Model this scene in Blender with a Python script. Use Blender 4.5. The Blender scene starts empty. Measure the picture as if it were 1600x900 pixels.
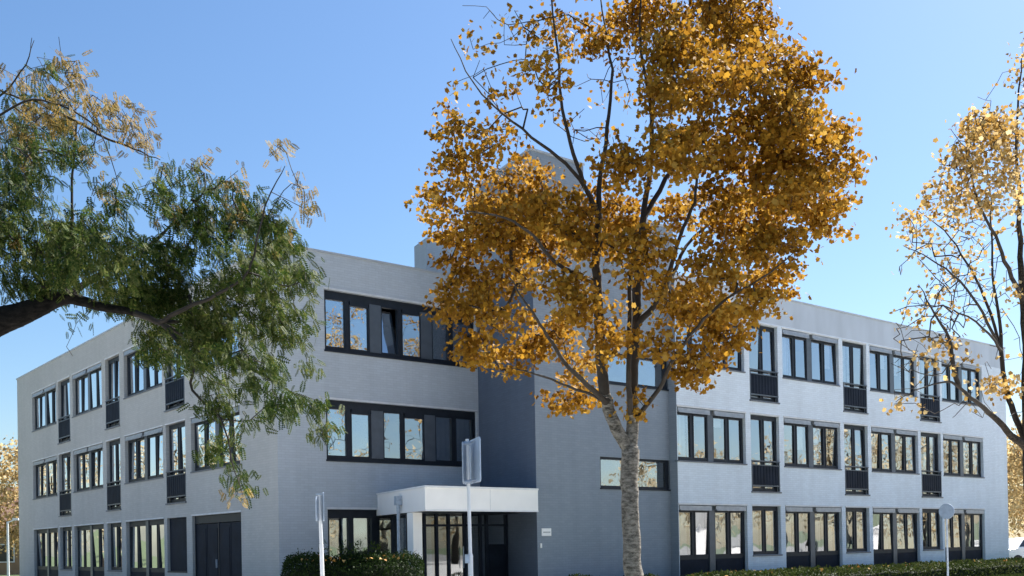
import bpy, math, random
import numpy as np
from mathutils import Vector, Matrix
R_ = math.radians
random.seed(7); rng = np.random.default_rng(11)
scene = bpy.context.scene
col = scene.collection

# ------------------------------------------------------------ camera
F = 1616.5; PITCH = .0078; ROLL = -.0178; HY = 839.88; EYE = 1.5
cp, sp, cr, sr = math.cos(PITCH), math.sin(PITCH), math.cos(ROLL), math.sin(ROLL)
Rx = np.array([[1, 0, 0], [0, cp, sp], [0, -sp, cp]])
Rr = np.array([[cr, 0, sr], [0, 1, 0], [-sr, 0, cr]])
M = Rr @ Rx
cd = bpy.data.cameras.new('camera'); cam = bpy.data.objects.new('camera', cd); col.objects.link(cam)
cd.sensor_width = 36; cd.lens = F / 1600 * 36; cd.shift_y = (HY - 450) / 1600
cd.clip_start = .1; cd.clip_end = 3000
mw = Matrix.Identity(4)
for i in range(3):
    mw[i][0] = M[0][i]; mw[i][1] = M[2][i]; mw[i][2] = -M[1][i]
mw[2][3] = EYE
cam.matrix_world = mw
scene.camera = cam

# ------------------------------------------------------------ sky, sun, exposure
SUN_AZ, SUN_EL = 46.0, 50.0          # degrees clockwise from +Y, up
w = bpy.data.worlds.new('World'); scene.world = w; w.use_nodes = True
nt = w.node_tree; nt.nodes.clear()
sky = nt.nodes.new('ShaderNodeTexSky'); sky.sky_type = 'NISHITA'; sky.sun_disc = False
sky.sun_elevation = R_(SUN_EL); sky.sun_rotation = R_(SUN_AZ)
sky.air_density = 1.15; sky.dust_density = .8; sky.ozone_density = 5.0; sky.altitude = 0
bg = nt.nodes.new('ShaderNodeBackground'); bg.inputs[1].default_value = .052
ow = nt.nodes.new('ShaderNodeOutputWorld')
hs = nt.nodes.new('ShaderNodeHueSaturation'); hs.inputs['Saturation'].default_value = 1.10
nt.links.new(sky.outputs[0], hs.inputs['Color']); nt.links.new(hs.outputs[0], bg.inputs[0]); nt.links.new(bg.outputs[0], ow.inputs[0])
sd = bpy.data.lights.new('sun', 'SUN'); sd.energy = 5.0; sd.angle = R_(.5); sd.color = (1, .96, .90)
so = bpy.data.objects.new('sun', sd); col.objects.link(so)
sv = Vector((math.sin(R_(SUN_AZ)) * math.cos(R_(SUN_EL)), math.cos(R_(SUN_AZ)) * math.cos(R_(SUN_EL)), math.sin(R_(SUN_EL))))
so.rotation_euler = sv.to_track_quat('Z', 'Y').to_euler()
scene.view_settings.view_transform = 'Standard'; scene.view_settings.look = 'None'
scene.view_settings.exposure = 1.70; scene.view_settings.gamma = 1
scene.cycles.max_bounces = 8; scene.cycles.transparent_max_bounces = 24
scene.cycles.diffuse_bounces = 4; scene.cycles.glossy_bounces = 4

# ------------------------------------------------------------ pixel helpers (reading the photo)
def ray(x, y): return M.T @ np.array([(x - 800) / F, 1, -(y - HY) / F])
def at(x, y, D):
    r = ray(x, y); r = r / r[1] * D
    return np.array([r[0], r[1], r[2] + EYE])

# ------------------------------------------------------------ materials
def mat(name, c, rough=.6, var=.08, scale=3.0, metal=0, bump=0, bscale=40, coord='Object', stretch=(1, 1, 1), spec=.5):
    m = bpy.data.materials.new(name); m.use_nodes = True; t = m.node_tree; b = t.nodes['Principled BSDF']
    b.inputs['Roughness'].default_value = rough; b.inputs['Metallic'].default_value = metal
    b.inputs['Specular IOR Level'].default_value = spec
    tc = t.nodes.new('ShaderNodeTexCoord'); mp = t.nodes.new('ShaderNodeMapping'); mp.inputs['Scale'].default_value = stretch
    t.links.new(tc.outputs[coord], mp.inputs[0])
    n = t.nodes.new('ShaderNodeTexNoise'); n.inputs['Scale'].default_value = scale; n.inputs['Detail'].default_value = 6
    t.links.new(mp.outputs[0], n.inputs['Vector'])
    r = t.nodes.new('ShaderNodeValToRGB'); r.color_ramp.elements[0].position = .3; r.color_ramp.elements[1].position = .7
    r.color_ramp.elements[0].color = tuple(x * (1 - var) for x in c) + (1,)
    r.color_ramp.elements[1].color = tuple(min(1, x * (1 + var)) for x in c) + (1,)
    t.links.new(n.outputs[0], r.inputs[0]); t.links.new(r.outputs[0], b.inputs['Base Color'])
    if bump:
        n2 = t.nodes.new('ShaderNodeTexNoise'); n2.inputs['Scale'].default_value = bscale
        t.links.new(mp.outputs[0], n2.inputs['Vector'])
        bp = t.nodes.new('ShaderNodeBump'); bp.inputs['Strength'].default_value = bump; bp.inputs['Distance'].default_value = .02
        t.links.new(n2.outputs[0], bp.inputs['Height']); t.links.new(bp.outputs[0], b.inputs['Normal'])
    return m

def brickmat(name, c):
    """painted brickwork: faint courses in relief, blotches and rain streaks"""
    m = bpy.data.materials.new(name); m.use_nodes = True; t = m.node_tree; b = t.nodes['Principled BSDF']
    b.inputs['Roughness'].default_value = .8; b.inputs['Specular IOR Level'].default_value = .25
    tc = t.nodes.new('ShaderNodeTexCoord')
    br = t.nodes.new('ShaderNodeTexBrick'); br.inputs['Scale'].default_value = 1
    br.inputs['Brick Width'].default_value = .22; br.inputs['Row Height'].default_value = .068
    br.inputs['Mortar Size'].default_value = .006; br.inputs['Mortar Smooth'].default_value = .4
    br.inputs['Color1'].default_value = tuple(x * 1.03 for x in c) + (1,)
    br.inputs['Color2'].default_value = tuple(x * .95 for x in c) + (1,)
    br.inputs['Mortar'].default_value = tuple(x * .86 for x in c) + (1,)
    t.links.new(tc.outputs['UV'], br.inputs['Vector'])
    mp = t.nodes.new('ShaderNodeMapping'); mp.inputs['Scale'].default_value = (2.2, .18, 1); t.links.new(tc.outputs['UV'], mp.inputs[0])
    n = t.nodes.new('ShaderNodeTexNoise'); n.inputs['Scale'].default_value = 1.2; n.inputs['Detail'].default_value = 8
    t.links.new(mp.outputs[0], n.inputs['Vector'])
    n2 = t.nodes.new('ShaderNodeTexNoise'); n2.inputs['Scale'].default_value = .45; n2.inputs['Detail'].default_value = 5
    t.links.new(tc.outputs['UV'], n2.inputs['Vector'])
    a = t.nodes.new('ShaderNodeMath'); a.operation = 'ADD'; t.links.new(n.outputs[0], a.inputs[0]); t.links.new(n2.outputs[0], a.inputs[1])
    mr = t.nodes.new('ShaderNodeMapRange'); mr.inputs[1].default_value = .7; mr.inputs[2].default_value = 1.3
    mr.inputs[3].default_value = .92; mr.inputs[4].default_value = 1.05; t.links.new(a.outputs[0], mr.inputs[0])
    mx = t.nodes.new('ShaderNodeVectorMath'); mx.operation = 'SCALE'
    t.links.new(br.outputs['Color'], mx.inputs[0]); t.links.new(mr.outputs[0], mx.inputs['Scale'])
    t.links.new(mx.outputs[0], b.inputs['Base Color'])
    bp = t.nodes.new('ShaderNodeBump'); bp.inputs['Strength'].default_value = .5; bp.inputs['Distance'].default_value = .006; bp.invert = True
    t.links.new(br.outputs['Fac'], bp.inputs['Height']); t.links.new(bp.outputs[0], b.inputs['Normal'])
    return m

def glassmat(name, base=.25, wob=.03):
    m = bpy.data.materials.new(name); m.use_nodes = True; t = m.node_tree; t.nodes.clear()
    o = t.nodes.new('ShaderNodeOutputMaterial'); mx = t.nodes.new('ShaderNodeMixShader')
    tr = t.nodes.new('ShaderNodeBsdfTransparent'); tr.inputs[0].default_value = (.80, .84, .84, 1)
    g = t.nodes.new('ShaderNodeBsdfGlossy'); g.inputs['Roughness'].default_value = .01; g.inputs['Color'].default_value = (.95, .97, 1, 1)
    fr = t.nodes.new('ShaderNodeFresnel'); fr.inputs['IOR'].default_value = 1.6
    mr = t.nodes.new('ShaderNodeMapRange'); mr.inputs[1].default_value = .05; mr.inputs[2].default_value = .7
    mr.inputs[3].default_value = base; mr.inputs[4].default_value = .95
    tc = t.nodes.new('ShaderNodeTexCoord'); n = t.nodes.new('ShaderNodeTexNoise'); n.inputs['Scale'].default_value = 1.6
    n.inputs['Detail'].default_value = 1
    t.links.new(tc.outputs['Object'], n.inputs['Vector'])
    bp = t.nodes.new('ShaderNodeBump'); bp.inputs['Strength'].default_value = wob; bp.inputs['Distance'].default_value = .25
    t.links.new(n.outputs[0], bp.inputs['Height']); t.links.new(bp.outputs[0], g.inputs['Normal'])
    t.links.new(fr.outputs[0], mr.inputs[0]); t.links.new(mr.outputs[0], mx.inputs[0])
    t.links.new(tr.outputs[0], mx.inputs[1]); t.links.new(g.outputs[0], mx.inputs[2]); t.links.new(mx.outputs[0], o.inputs[0])
    return m

def leafmat(name, cols, trans=.45, rough=.6):
    m = bpy.data.materials.new(name); m.use_nodes = True; t = m.node_tree; b = t.nodes['Principled BSDF']
    b.inputs['Roughness'].default_value = rough; b.inputs['Specular IOR Level'].default_value = .08
    g = t.nodes.new('ShaderNodeNewGeometry'); r = t.nodes.new('ShaderNodeValToRGB')
    e = r.color_ramp.elements
    e[0].position = 0; e[0].color = cols[0] + (1,); e[1].position = 1; e[1].color = cols[-1] + (1,)
    for i, c in enumerate(cols[1:-1]):
        k = e.new((i + 1) / (len(cols) - 1)); k.color = c + (1,)
    tc = t.nodes.new('ShaderNodeTexCoord'); n = t.nodes.new('ShaderNodeTexNoise'); n.inputs['Scale'].default_value = .9
    t.links.new(tc.outputs['Object'], n.inputs['Vector'])
    a = t.nodes.new('ShaderNodeMapRange'); a.inputs[1].default_value = .3; a.inputs[2].default_value = .7; a.inputs[3].default_value = -.3; a.inputs[4].default_value = .3
    t.links.new(n.outputs[0], a.inputs[0])
    ad = t.nodes.new('ShaderNodeMath'); ad.operation = 'ADD'; ad.use_clamp = True
    t.links.new(g.outputs['Random Per Island'], ad.inputs[0]); t.links.new(a.outputs[0], ad.inputs[1])
    t.links.new(ad.outputs[0], r.inputs[0]); t.links.new(r.outputs[0], b.inputs['Base Color'])
    tl = t.nodes.new('ShaderNodeBsdfTranslucent'); t.links.new(r.outputs[0], tl.inputs[0])
    mx = t.nodes.new('ShaderNodeMixShader'); mx.inputs[0].default_value = trans
    t.links.new(b.outputs[0], mx.inputs[1]); t.links.new(tl.outputs[0], mx.inputs[2])
    t.links.new(mx.outputs[0], t.nodes['Material Output'].inputs[0])
    if 'locust' in name or 'green' in name: b.inputs['Specular IOR Level'].default_value = .1
    return m

def emis(name, c, s):
    m = bpy.data.materials.new(name); m.use_nodes = True; b = m.node_tree.nodes['Principled BSDF']
    b.inputs['Base Color'].default_value = c + (1,); b.inputs['Emission Color'].default_value = c + (1,); b.inputs['Emission Strength'].default_value = s
    return m

def barkmat(name, c1, c2, sc=9):
    m = bpy.data.materials.new(name); m.use_nodes = True; t = m.node_tree; b = t.nodes['Principled BSDF']
    b.inputs['Roughness'].default_value = .9; b.inputs['Specular IOR Level'].default_value = .15
    tc = t.nodes.new('ShaderNodeTexCoord'); mp = t.nodes.new('ShaderNodeMapping'); mp.inputs['Scale'].default_value = (1, 1, 2.2)
    t.links.new(tc.outputs['Object'], mp.inputs[0])
    n = t.nodes.new('ShaderNodeTexNoise'); n.inputs['Scale'].default_value = sc; n.inputs['Detail'].default_value = 9; n.inputs['Roughness'].default_value = .7
    t.links.new(mp.outputs[0], n.inputs['Vector'])
    r = t.nodes.new('ShaderNodeValToRGB'); r.color_ramp.elements[0].position = .38; r.color_ramp.elements[1].position = .62
    r.color_ramp.elements[0].color = c1 + (1,); r.color_ramp.elements[1].color = c2 + (1,)
    t.links.new(n.outputs[0], r.inputs[0]); t.links.new(r.outputs[0], b.inputs['Base Color'])
    bp = t.nodes.new('ShaderNodeBump'); bp.inputs['Strength'].default_value = .9; bp.inputs['Distance'].default_value = .03
    t.links.new(n.outputs[0], bp.inputs['Height']); t.links.new(bp.outputs[0], b.inputs['Normal'])
    return m

MT = dict(
    wall=brickmat('grey painted brick', (.49, .53, .57)), wall_left_warmlit=brickmat('grey painted brick warm light tint', (.48, .48, .465)),  # left wall: same paint, warmer light put into its colour
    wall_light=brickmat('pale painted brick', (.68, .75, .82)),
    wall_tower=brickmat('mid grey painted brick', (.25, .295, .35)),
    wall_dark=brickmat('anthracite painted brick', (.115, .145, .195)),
    dim_band=mat('parapet wall dimmed in colour', (.46, .51, .57), .8, .10, 1.3, coord='UV', stretch=(1, .3, 1)),  # right parapet: wall colour darkened for the weaker light up there
    coping=mat('zinc coping', (.42, .44, .46), .45, .1, 2),
    lintel=mat('lintel', (.62, .63, .64), .6, .1, 4),
    pier=mat('pale pier', (.50, .51, .53), .8, .08, 2),
    frame=mat('anthracite window frame', (.014, .019, .028), .45, .2, 5, spec=.25),
    frame2=mat('slate grey post', (.075, .09, .11), .4, .15, 4),
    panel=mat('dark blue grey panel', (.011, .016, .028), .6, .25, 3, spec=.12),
    alu=mat('brushed aluminium box', (.30, .32, .35), .4, .15, 6, metal=.3),
    sill=mat('slate sill', (.12, .13, .15), .5, .2, 8),
    glass=glassmat('window glass', .45, .016), glass2=glassmat('shop glass', .05, .004),
    curtain=mat('net curtain', (.88, .88, .85), .9, .07, 6), curtain2=mat('grey curtain', (.30, .31, .33), .9, .15, 5),
    inside=mat('room wall', (.42, .40, .37), .9, .2, .6), slab=mat('floor slab', (.25, .24, .23), .8, .2, 1),
    white=mat('white panel', (.87, .87, .86), .45, .04, 1.5), whitemet=mat('white metal', (.72, .74, .76), .4, .06, 6),
    galv=mat('galvanised steel', (.36, .43, .52), .45, .2, 12, metal=.2),
    roof=mat('bitumen roof', (.06, .06, .06), .9, .3, 2),
    lbark=barkmat('blackish bark', (.005, .0045, .004), (.022, .019, .016), 10), bark=barkmat('maple bark', (.055, .05, .042), (.27, .25, .215)), twig=mat('twig', (.035, .028, .022), .9, .3, 6),
    dbark=barkmat('dark bark', (.015, .012, .010), (.06, .05, .04), 14),
    maple=leafmat('orange maple leaves', [(.19, .088, .010), (.28, .135, .014), (.35, .178, .018), (.41, .225, .026), (.40, .25, .055)], .40),
    maple_y=leafmat('yellow maple leaves', [(.28, .15, .03), (.42, .26, .07), (.52, .36, .14), (.56, .44, .24)], .42),
    locust=leafmat('green locust leaves', [(.018, .040, .008), (.038, .066, .012), (.065, .092, .018), (.12, .13, .035)], .36),
    locust_y=leafmat('yellowing locust leaves', [(.12, .10, .03), (.20, .15, .045), (.30, .18, .04), (.30, .25, .12)], .45),
    hedge=leafmat('dark hedge leaves', [(.008, .018, .005), (.018, .035, .008), (.035, .06, .014)], .25),
    cover=leafmat('ground cover leaves', [(.018, .030, .007), (.034, .052, .011), (.055, .075, .017), (.075, .08, .028)], .25),
    core=mat('hedge core', (.012, .018, .007), .95, .3, 6), rust=leafmat('fallen leaves', [(.25, .12, .03), (.45, .24, .06), (.5, .36, .14)], .2),
    pale=leafmat('pale far leaves', [(.36, .26, .13), (.50, .40, .24), (.60, .52, .36)], .5),
    gold=leafmat('golden far leaves', [(.32, .20, .08), (.48, .34, .15), (.58, .46, .24), (.50, .40, .22)], .5),
)

# ------------------------------------------------------------ mesh helpers
def link(name, me, parent=None):
    o = bpy.data.objects.new(name, me); col.objects.link(o)
    if parent: o.parent = parent
    return o
def tag(o, label, cat, group=None, kind=None):
    if label: o['label'] = label
    if cat: o['category'] = cat
    if group: o['group'] = group
    if kind: o['kind'] = kind
    return o
ORG = {}
def thing(name, loc, label, cat, group=None):
    o = bpy.data.objects.new(name, None); col.objects.link(o); o.location = loc; ORG[o.name] = np.array(loc, float)
    return tag(o, label, cat, group)

class Fac:
    def __init__(s, O, d, n): s.O = np.array([O[0], O[1], 0.]); s.d = np.array([d[0], d[1], 0.]); s.n = np.array([n[0], n[1], 0.])
    def p(s, t, d, z): return s.O + s.d * t + s.n * d + np.array([0, 0, z])
WORLD = Fac((0, 0), (1, 0), (0, -1))
class MB:
    def __init__(s): s.v = []; s.f = []; s.uv = []
    def quad(s, ps, uvs=None):
        i = len(s.v); s.v += [tuple(p) for p in ps]; s.f.append(tuple(range(i, i + len(ps))))
        s.uv += uvs if uvs else [(0, 0)] * len(ps)
    def box(s, F_, t0, t1, d0, d1, z0, z1):
        P = F_.p
        def q(a): s.quad([P(*x) for x in a], [(x[0] + x[1], x[2]) for x in a])
        q([(t0, d1, z0), (t1, d1, z0), (t1, d1, z1), (t0, d1, z1)]); q([(t1, d0, z0), (t0, d0, z0), (t0, d0, z1), (t1, d0, z1)])
        q([(t0, d0, z0), (t0, d1, z0), (t0, d1, z1), (t0, d0, z1)]); q([(t1, d1, z0), (t1, d0, z0), (t1, d0, z1), (t1, d1, z1)])
        s.quad([P(t0, d1, z1), P(t1, d1, z1), P(t1, d0, z1), P(t0, d0, z1)], [(t0, d1), (t1, d1), (t1, d0), (t0, d0)])
        s.quad([P(t0, d0, z0), P(t1, d0, z0), P(t1, d1, z0), P(t0, d1, z0)], [(t0, d0), (t1, d0), (t1, d1), (t0, d1)])
    def prism(s, poly, z0, z1, top=True):
        n = len(poly); acc = 0
        for i in range(n):
            a = poly[i]; b = poly[(i + 1) % n]; L = math.dist(a, b)
            s.quad([(a[0], a[1], z0), (b[0], b[1], z0), (b[0], b[1], z1), (a[0], a[1], z1)], [(acc, z0), (acc + L, z0), (acc + L, z1), (acc, z1)]); acc += L
        if top:
            s.quad([(p[0], p[1], z1) for p in poly], [tuple(p) for p in poly]); s.quad([(p[0], p[1], z0) for p in poly][::-1], [tuple(p) for p in poly])
    def tube(s, a, b, r0, r1=None, n=10, cap=True):
        a = Vector(a); b = Vector(b); r1 = r0 if r1 is None else r1; d = (b - a).normalized()
        x = d.orthogonal().normalized(); y = d.cross(x)
        A = [a + (x * math.cos(k * 2 * math.pi / n) + y * math.sin(k * 2 * math.pi / n)) * r0 for k in range(n)]
        B = [b + (x * math.cos(k * 2 * math.pi / n) + y * math.sin(k * 2 * math.pi / n)) * r1 for k in range(n)]
        for k in range(n): s.quad([A[k], A[(k + 1) % n], B[(k + 1) % n], B[k]])
        if cap: s.quad(A[::-1]); s.quad(B)
    def ball(s, c, rx, ry, rz, nu=14, nv=8):
        c = np.array(c, float)
        def P(i, j):
            th = math.pi * j / nv; ph = 2 * math.pi * i / nu
            return c + np.array([rx * math.sin(th) * math.cos(ph), ry * math.sin(th) * math.sin(ph), rz * math.cos(th)])
        for i in range(nu):
            for j in range(nv):
                s.quad([P(i, j + 1), P(i + 1, j + 1), P(i + 1, j), P(i, j)])
    def build(s, name, m, parent=None, org=None, bevel=0, smooth=False):
        if org is None:
            q = parent
            while q is not None and q.parent is not None: q = q.parent
            org = ORG.get(q.name, np.zeros(3)) if q is not None else np.zeros(3)
        me = bpy.data.meshes.new(name)
        v = [tuple(np.array(p, float) - org) for p in s.v]
        me.from_pydata(v, [], s.f); uvl = me.uv_layers.new(name='UVMap')
        uvl.data.foreach_set('uv', np.array(s.uv, dtype=np.float32).ravel())
        me.materials.append(m); o = link(name, me, parent)
        if parent is None: o.location = org
        if smooth:
            me.polygons.foreach_set('use_smooth', [True] * len(me.polygons))
        if bevel:
            import bmesh
            bm = bmesh.new(); bm.from_mesh(me); bmesh.ops.remove_doubles(bm, verts=bm.verts, dist=1e-5)
            bmesh.ops.recalc_face_normals(bm, faces=bm.faces)
            bmesh.ops.bevel(bm, geom=[e for e in bm.edges if len(e.link_faces) == 2 and e.calc_face_angle(0) > .6], offset=bevel, segments=1, affect='EDGES')
            bm.to_mesh(me); bm.free()
        return o

# ------------------------------------------------------------ building geometry (metres)
TH = .8905
dR = np.array([math.sin(TH), math.cos(TH)]); dL = np.array([-math.cos(TH), math.sin(TH)])
C0 = np.array([-6.1255, 27.2])
def uv2w(u, v): return C0 + dR * u + dL * v
FC = Fac(C0, dR, -dL); FL = Fac(C0, dL, -dR); VR_ = -3.7226
FR = Fac(C0 + dL * VR_, dR, -dL)
ROOF, R3T, R3B, R2T, R2B, R1T = 9.56, 8.58, 6.93, 5.575, 3.936, 2.575
DZ = .08
bld = thing('office_building', (float(C0[0]), float(C0[1]), 0), 'three storey grey painted brick building with long window bands and a white entrance canopy', 'building')

def facade(F_, L0, L1, z0, z1, holes, m, depth=.22, name='wall'):
    b = MB()
    ts = sorted({L0, L1} | {h[0] for h in holes} | {h[1] for h in holes}); zs = sorted({z0, z1} | {h[2] for h in holes} | {h[3] for h in holes})
    ts = [t for t in ts if L0 <= t <= L1]; zs = [z for z in zs if z0 <= z <= z1]
    for i in range(len(ts) - 1):
        for j in range(len(zs) - 1):
            tc, zc = (ts[i] + ts[i + 1]) / 2, (zs[j] + zs[j + 1]) / 2
            if any(h[0] < tc < h[1] and h[2] < zc < h[3] for h in holes): continue
            a = [(ts[i], zs[j]), (ts[i + 1], zs[j]), (ts[i + 1], zs[j + 1]), (ts[i], zs[j + 1])]
            b.quad([F_.p(t, 0, z) for t, z in a], a)
    for (t0, t1, h0, h1) in holes:
        for a, c in (((t0, h0), (t0, h1)), ((t1, h1), (t1, h0)), ((t0, h1), (t1, h1)), ((t1, h0), (t0, h0))):
            if abs(a[1] - c[1]) < 1e-6 and abs(a[1] - z0) < 1e-6: continue
            b.quad([F_.p(a[0], 0, a[1]), F_.p(c[0], 0, c[1]), F_.p(c[0], -depth, c[1]), F_.p(a[0], -depth, a[1])],
                   [(a[0], a[1]), (c[0], c[1]), (c[0] + depth, c[1]), (a[0] + depth, a[1])])
    return b.build(name, m, bld)

def curtain(b, F_, t0, t1, z0, z1, d=-.34, amp=.03):
    q_ = MB(); b.append(q_); b = q_
    n = max(6, int((t1 - t0) / .035)); ph = random.random() * 6
    pts = [(t0 + (t1 - t0) * i / n, d + amp * math.sin(i * 1.25 + ph) * (.6 + .4 * math.sin(i * .37))) for i in range(n + 1)]
    for i in range(n):
        a, c = pts[i], pts[i + 1]
        b.quad([F_.p(a[0], a[1], z0), F_.p(c[0], c[1], z0), F_.p(c[0], c[1], z1), F_.p(a[0], a[1], z1)])

def window(F_, t0, t1, z0, z1, units, boxh=.18, mull=.26, dp=-.12, panel=0, cur=None, mode='bay', lab=None, box=True, narrow=False):
    """frame with posts; units = number of two-sash units; panel = height of the closed panel at the bottom"""
    f = MB(); g = MB(); e = .075; c = []; c2 = []; m2 = MB()
    D0, D1 = dp - .07, dp
    f.box(F_, t0, t0 + e, D0, D1, z0, z1); f.box(F_, t1 - e, t1, D0, D1, z0, z1)
    f.box(F_, t0 + e, t1 - e, D0, D1, z1 - e - boxh * .6, z1); f.box(F_, t0 + e, t1 - e, D0, D1, z0, z0 + e)
    zb = z0 + e; zt = z1 - e - boxh * .6
    if panel: f.box(F_, t0 + e, t1 - e, D0 + .01, D1 - .004, z0 + panel - .05, z0 + panel + .05); zb = z0 + panel + .05
    uw = ((t1 - t0) - 2 * e - (units - 1) * mull) / units; pos = []
    for k in range(units):
        a = t0 + e + k * (uw + mull); b_ = a + uw
        if k < units - 1: m2.box(F_, b_, b_ + mull, D0, D1 + .03, z0 + .02, z1 - .01)
        mid = (a + b_) / 2; f.box(F_, mid - .045, mid + .045, D0, D1 - .002, zb, zt)
        for (p, q) in ((a, mid - .045), (mid + .045, b_)):
            op = random.random() < .09 and not narrow
            s = .045                                       # sash
            f.box(F_, p, p + s, D0 + .02, D1 + .012, zb, zt); f.box(F_, q - s, q, D0 + .02, D1 + .012, zb, zt)
            f.box(F_, p + s, q - s, D0 + .02, D1 + .012, zb, zb + s); f.box(F_, p + s, q - s, D0 + .02, D1 + .012, zt - s, zt)
            yw = random.gauss(0, .010) * (q - p); pt_ = random.gauss(0, .007) * (zt - zb); dm = D0 + .045
            g.quad([F_.p(p + s - .01, dm - yw - pt_, zb + s - .01), F_.p(q - s + .01, dm + yw - pt_, zb + s - .01), F_.p(q - s + .01, dm + yw + pt_, zt - s + .01), F_.p(p + s - .01, dm - yw + pt_, zt - s + .01)]); pos.append((p + s, q - s))
    win = f.build('window', MT['frame'], bld)
    if lab: win['label'] = lab
    g.build('pane', MT['glass'], win)
    if m2.v: m2.build('post', MT['frame2'], win)
    if panel:
        p = MB(); uw2 = (t1 - t0 - 2 * e)
        for k in range(units * 1):
            a = t0 + e + k * (uw + mull); p.box(F_, a + .02, a + uw - .02, D0 + .02, D1 - .012, z0 + e, z0 + panel - .05)
            p.box(F_, a + .10, a + uw - .10, D1 - .012, D1 - .002, z0 + e + .07, z0 + panel - .12)
        p.build('panel', MT['panel'], win)
    if cur:
        for i, (p, q) in enumerate(pos):
            k = cur[i % len(cur)]
            if k == 'w': curtain(c, F_, p - .05, q + .05, zb, zt)
            elif k == 'l': curtain(c, F_, p - .05, p + (q - p) * .45, zb, zt)
            elif k == 'r': curtain(c, F_, q - (q - p) * .45, q + .05, zb, zt)
            elif k == 'g': curtain(c2, F_, p - .05, q + .05, zb, zt)
            elif k == 'b':
                q_ = MB(); q_.box(F_, p, q, -.30, -.29, zb + (zt - zb) * random.uniform(.35, .8), zt); q_.build('blind', MT['curtain'], win)
    for q_ in c: q_.build('curtain', MT['curtain'], win, smooth=True)
    for q_ in c2: q_.build('dark_curtain', MT['curtain2'], win, smooth=True)
    l = MB(); l.box(F_, t0 - .02, t1 + .02, -.03, .018, z1 + .003, z1 + .05); l.build('lintel', MT['lintel'], win)
    if box:
        b = MB()
        for k in range(units):
            a = t0 + .05 + k * (uw + mull); ww = uw + .05
            b.box(F_, a, a + ww, dp + .015, -.005, z1 - .15, z1 - .02)
            b.box(F_, a + .02, a + ww - .02, -.005, .02, z1 - .17, z1 - .13)
        b.build('awning_box', MT['alu'], win)
    if not panel and not narrow:
        s = MB(); s.box(F_, t0 - .02, t1 + .02, dp + .015, .035, z0 - .045, z0 - .003); s.build('sill', MT['sill'], win)
    return win

def balcony(F_, t0, t1, zb, zt):
    b = MB()                                   # slab edge, black boards, rails
    b.box(F_, t0 + .02, t1 - .02, -.06, -.03, zb + .22, zt - .14)
    n = 9; st = (t1 - t0 - .08) / n
    for i in range(n): b.box(F_, t0 + .04 + i * st, t0 + .04 + i * st + st * .82, -.03, -.014, zb + .24, zt - .16)
    r = b.build('balcony_railing', MT['panel'], bld)
    k = MB(); k.box(F_, t0, t1, -.07, .02, zt - .035, zt); k.box(F_, t0 + .005, t1 - .005, -.06, .01, zt - .17, zt - .14)
    k.box(F_, t0 + .005, t1 - .005, -.06, .01, zb + .17, zb + .21)
    for t in (t0 + .01, t1 - .05): k.box(F_, t, t + .04, -.055, .005, zb + .02, zt - .035)
    k.build('rail', MT['frame2'], r)
    s = MB(); s.box(F_, t0 - .03, t1 + .03, -.09, .045, zb - .05, zb - .003); s.build('balcony_slab', MT['sill'], r)

# --- openings
Wc = [(11.42, 14.70), (16.73, 20.02), (22.0, 25.26), (27.15, 30.42)]
Nc = [(14.96, 16.47), (20.26, 21.77), (25.46, 26.97)]
LW = [(2.32, 5.85), (8.2, 11.84), (14.28, 17.9), (20.2, 23.88)]
LN = [(6.30, 7.94), (12.33, 13.86), (18.26, 19.9)]
holesR, holesL = [], []
cm = {1: ['rg', None, 'lw'], 0: [None]}
def rows(F_, W, N, holes, dz, side):
    for i, (a, b) in enumerate(W):
        for lev, (z0, z1) in enumerate(((R2B, R2T), (R3B, R3T))):
            holes.append((a, b, z0 + dz, z1 + dz))
            cu = [random.choice('.wlrbwb.') for _ in range(4)]
            window(F_, a, b, z0 + dz, z1 + dz, 2, cur=cu)
    for i, (a, b) in enumerate(N):
        for lev, (z0, z1) in enumerate(((R2B, R2T), (R3B, R3T))):
            zb = z0 - .88 + dz
            holes.append((a, b, zb, z1 + dz))
            window(F_, a, b, zb, z1 + dz, 1, boxh=.05, cur=[random.choice('.g.r'), random.choice('.l.')], box=False, narrow=True)
            balcony(F_, a, b, zb, z0 + .14 + dz)
rows(FR, Wc, Nc, holesR, DZ, 'R'); rows(FL, LW, LN, holesL, 0, 'L')
gc = ['wwww', 'wwww', 'gwwl', 'wwww']
for i, (a, b) in enumerate(Wc):
    holesR.append((a, b, .10, R1T + DZ)); window(FR, a, b, .10, R1T + DZ, 2, panel=1.02 - .10, cur=list(gc[i]))
for i, (a, b) in enumerate(Nc):
    holesR.append((a, b, 1.05, R1T + DZ)); window(FR, a, b, 1.05, R1T + DZ, 1, boxh=.05, cur=list(['ww', 'ww', 'lw'][i]), box=False)
for i, (a, b) in enumerate(LW[1:]):
    holesL.append((a, b, .0, R1T)); window(FL, a, b, .02, R1T, 2, boxh=.1, panel=.85, cur=list(['..r.', 'g.gl', 'w.w.'][i]), box=False)
for i, (a, b) in enumerate(LN[1:]):
    holesL.append((a, b, .86, R1T)); window(FL, a, b, .86, R1T, 1, boxh=.05, cur=list(['..', 'gg'][i]), box=False)
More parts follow.
